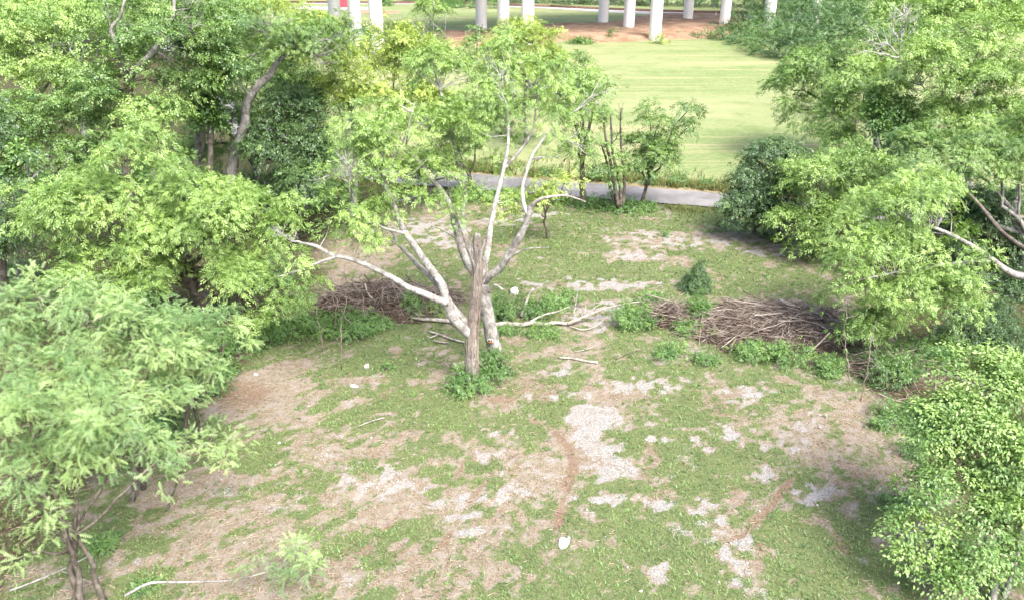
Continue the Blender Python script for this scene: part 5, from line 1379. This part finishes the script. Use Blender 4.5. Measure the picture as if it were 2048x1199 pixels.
# ------------------------------------------------------------------ ground cover
def cover(name, label, n, region, mat, tmpl, size, seed, thr=.42, dens_pow=1.6, cat='grass'):
    rng = np.random.default_rng(seed)
    x0, x1, y0, y1 = region
    # denser close by, where single plants show
    y = y0 * (y1 / y0) ** (rng.random(n) ** .95)
    half = y * .66 + 7
    x = rng.uniform(-1, 1, n) * np.minimum(half, x1)
    g, gr, so_, wo = masks(x, y)
    fine = fbm(x * 4.5, y * 4.5, 131, 3) - .5
    f2 = fbm(x * 1.3, y * 1.3, 137, 3) - .5
    pr = g + fine * 1.1 + f2 * .5 - gr * .5 - np.clip(wo - .3, 0, 1) * .4
    road_y = road_near[0][1] + (x - road_near[0][0]) * (road_near[1][1] - road_near[0][1]) / (road_near[1][0] - road_near[0][0])
    keep = (pr > thr + rng.normal(0, .24, n)) & (y < road_y - .15)
    x, y, g, f2 = x[keep], y[keep], g[keep], f2[keep]
    m_ = len(x)
    z = gz(x, y) + .0
    a = rng.uniform(0, 6.28, m_)
    al = np.stack([np.cos(a), np.sin(a), np.zeros(m_)], -1)
    nr = np.tile(UP, (m_, 1)) + rng.normal(0, .18, (m_, 3))
    sz = size * rng.uniform(.6, 1.5, m_) * (1 + np.clip(y - 25, 0, 40) / 45)
    tt = np.clip(.45 + f2 * 1.2 + rng.normal(0, .2, m_), 0, 1)
    mb = MB(); scatter(mb, tmpl, np.stack([x, y, z], -1), al, nr, sz, tt)
    o = mb.build(name, M[mat])
    return tag(o, label, cat, kind='stuff')
_rt = np.random.default_rng(9)
cover('ground_weeds', 'short green weeds and clover spreading over the clearing', 148000, (-30, 30, 17, 63), 'leaf_ground', tmpl_blades(_rt, 4), .10, 801, .54)
cover('broadleaf_weeds', 'taller leafy weeds in scattered tufts over the clearing', 26000, (-30, 30, 17, 63), 'leaf_weed', tmpl_blades(_rt, 6), .125, 802, .86)
def debris(name, label, n, seed, mat, lmin, lmax, rad, cat, bare=True):
    rng = np.random.default_rng(seed)
    y = 17 * (60 / 17) ** rng.random(n); x = rng.uniform(-1, 1, n) * np.minimum(y * .66 + 6, 28)
    g, gr, so_, wo = masks(x, y)
    keep = rng.random(n) < (1.05 - g) ** 1.5
    x, y = x[keep], y[keep]; m_ = len(x)
    L = rng.uniform(lmin, lmax, m_); a = rng.normal(.7, 1.0, m_)
    d = np.stack([np.cos(a), np.sin(a), rng.normal(0, .08, m_)], -1); s = np.stack([-np.sin(a), np.cos(a), np.zeros(m_)], -1)
    c = np.stack([x, y, gz(x, y) + rad * 1.3], -1)
    r_ = (rad * rng.uniform(.6, 1.4, m_))[:, None]
    V = np.stack([c - d * L[:, None] / 2 - s * r_, c - d * L[:, None] / 2 + s * r_, c + d * L[:, None] / 2 + s * r_ * .5, c - d * L[:, None] / 2 + UP * r_ * 1.4, c + d * L[:, None] / 2 + UP * r_], 1)
    F = np.array([[0, 2, 3], [2, 4, 3], [1, 3, 2], [3, 4, 2]])
    FF = (F[None] + (np.arange(m_) * 5)[:, None, None]).reshape(-1, 3)
    mb = MB(); mb.add(V.reshape(-1, 3), FF)
    return tag(mb.build(name, M[mat]), label, cat, kind='stuff')
debris('dry_straw', 'dry straw and dead stems scattered over the bare ground', 30000, 811, 'straw', .08, .4, .011, 'straw')
debris('ground_twigs', 'grey twigs strewn over the bare ground', 2500, 812, 'stick_grey', .2, .9, .011, 'twigs')
# pebbles
rng = np.random.default_rng(821); n = 9000
y = 17 * (60 / 17) ** rng.random(n); x = rng.uniform(-1, 1, n) * np.minimum(y * .66 + 5, 28)
g, gr, so_, wo = masks(x, y)
keep = rng.random(n) < np.clip(gr * 1.2 + .05 + .10 * (1 - g), 0, 1) * (wo < .6)
x, y = x[keep], y[keep]; m_ = len(x)
oct_ = (np.array([[1, 0, 0], [0, 1, 0], [-1, 0, 0], [0, -1, 0], [0, 0, .7], [0, 0, -.7]], float), np.array([[0, 1, 4], [1, 2, 4], [2, 3, 4], [3, 0, 4], [1, 0, 5], [2, 1, 5], [3, 2, 5], [0, 3, 5]]))
a = rng.uniform(0, 6.28, m_)
mb = MB(); scatter(mb, oct_, np.stack([x, y, gz(x, y) + .006], -1), np.stack([np.cos(a), np.sin(a), rng.normal(0, .2, m_)], -1), np.tile(UP, (m_, 1)), rng.gamma(2.0, .009, m_) + .010, np.full(m_, .5))
tag(mb.build('pebbles', M['stone']), 'small pale stones scattered over the gravelly patches', 'stones', kind='stuff')
# tall rough grass on both road verges
def verge(name, label, far, n, seed, size):
    rng = np.random.default_rng(seed)
    x = rng.uniform(-25, 45, n)
    p, q_ = (road_far if far else road_near)
    yl = p[1] + (x - p[0]) * (q_[1] - p[1]) / (q_[0] - p[0])
    off = rng.gamma(2.2, .75, n) + .2
    y = yl + off if far else yl - off * .55 - .1
    cl = fbm(x * .7, y * .7, seed, 3) + rng.normal(0, .08, n)
    k = cl > .47; x, y, cl = x[k], y[k], cl[k]; m_ = len(x)
    a = rng.uniform(0, 6.28, m_)
    al = np.stack([np.cos(a), np.sin(a), np.zeros(m_)], -1); nr = np.tile(UP, (m_, 1)) + rng.normal(0, .1, (m_, 3))
    z = np.full(m_, .055) if far else gz(x, y)
    mb = MB(); scatter(mb, tmpl_tall, np.stack([x, y, z], -1), al, nr, size * rng.uniform(.5, 1.4, m_), np.clip(rng.normal(.45, .25, m_), 0, 1))
    return tag(mb.build(name, M['leaf_tall']), label, 'grass', kind='stuff')
def tmpl_grass(rng, k=7):
    Vs, Fs = [], []
    for i in range(k):
        a = rng.uniform(0, 6.28); d = np.array([math.cos(a) * .35, math.sin(a) * .35, 1.0]) * rng.uniform(.6, 1)
        c = np.array([-math.sin(a), math.cos(a), 0]) * .05
        Vs.append(np.array([-c, c, d])); Fs.append(np.array([[0, 1, 2]]) + 3 * i)
    return np.vstack(Vs), np.vstack(Fs)
tmpl_tall = tmpl_grass(_rt)
verge('verge_grass', 'tall rough grass along the far verge of the road', True, 9000, 831, .55)
verge('verge_grass', 'tufts of grass along the near verge of the road', False, 6000, 832, .35)
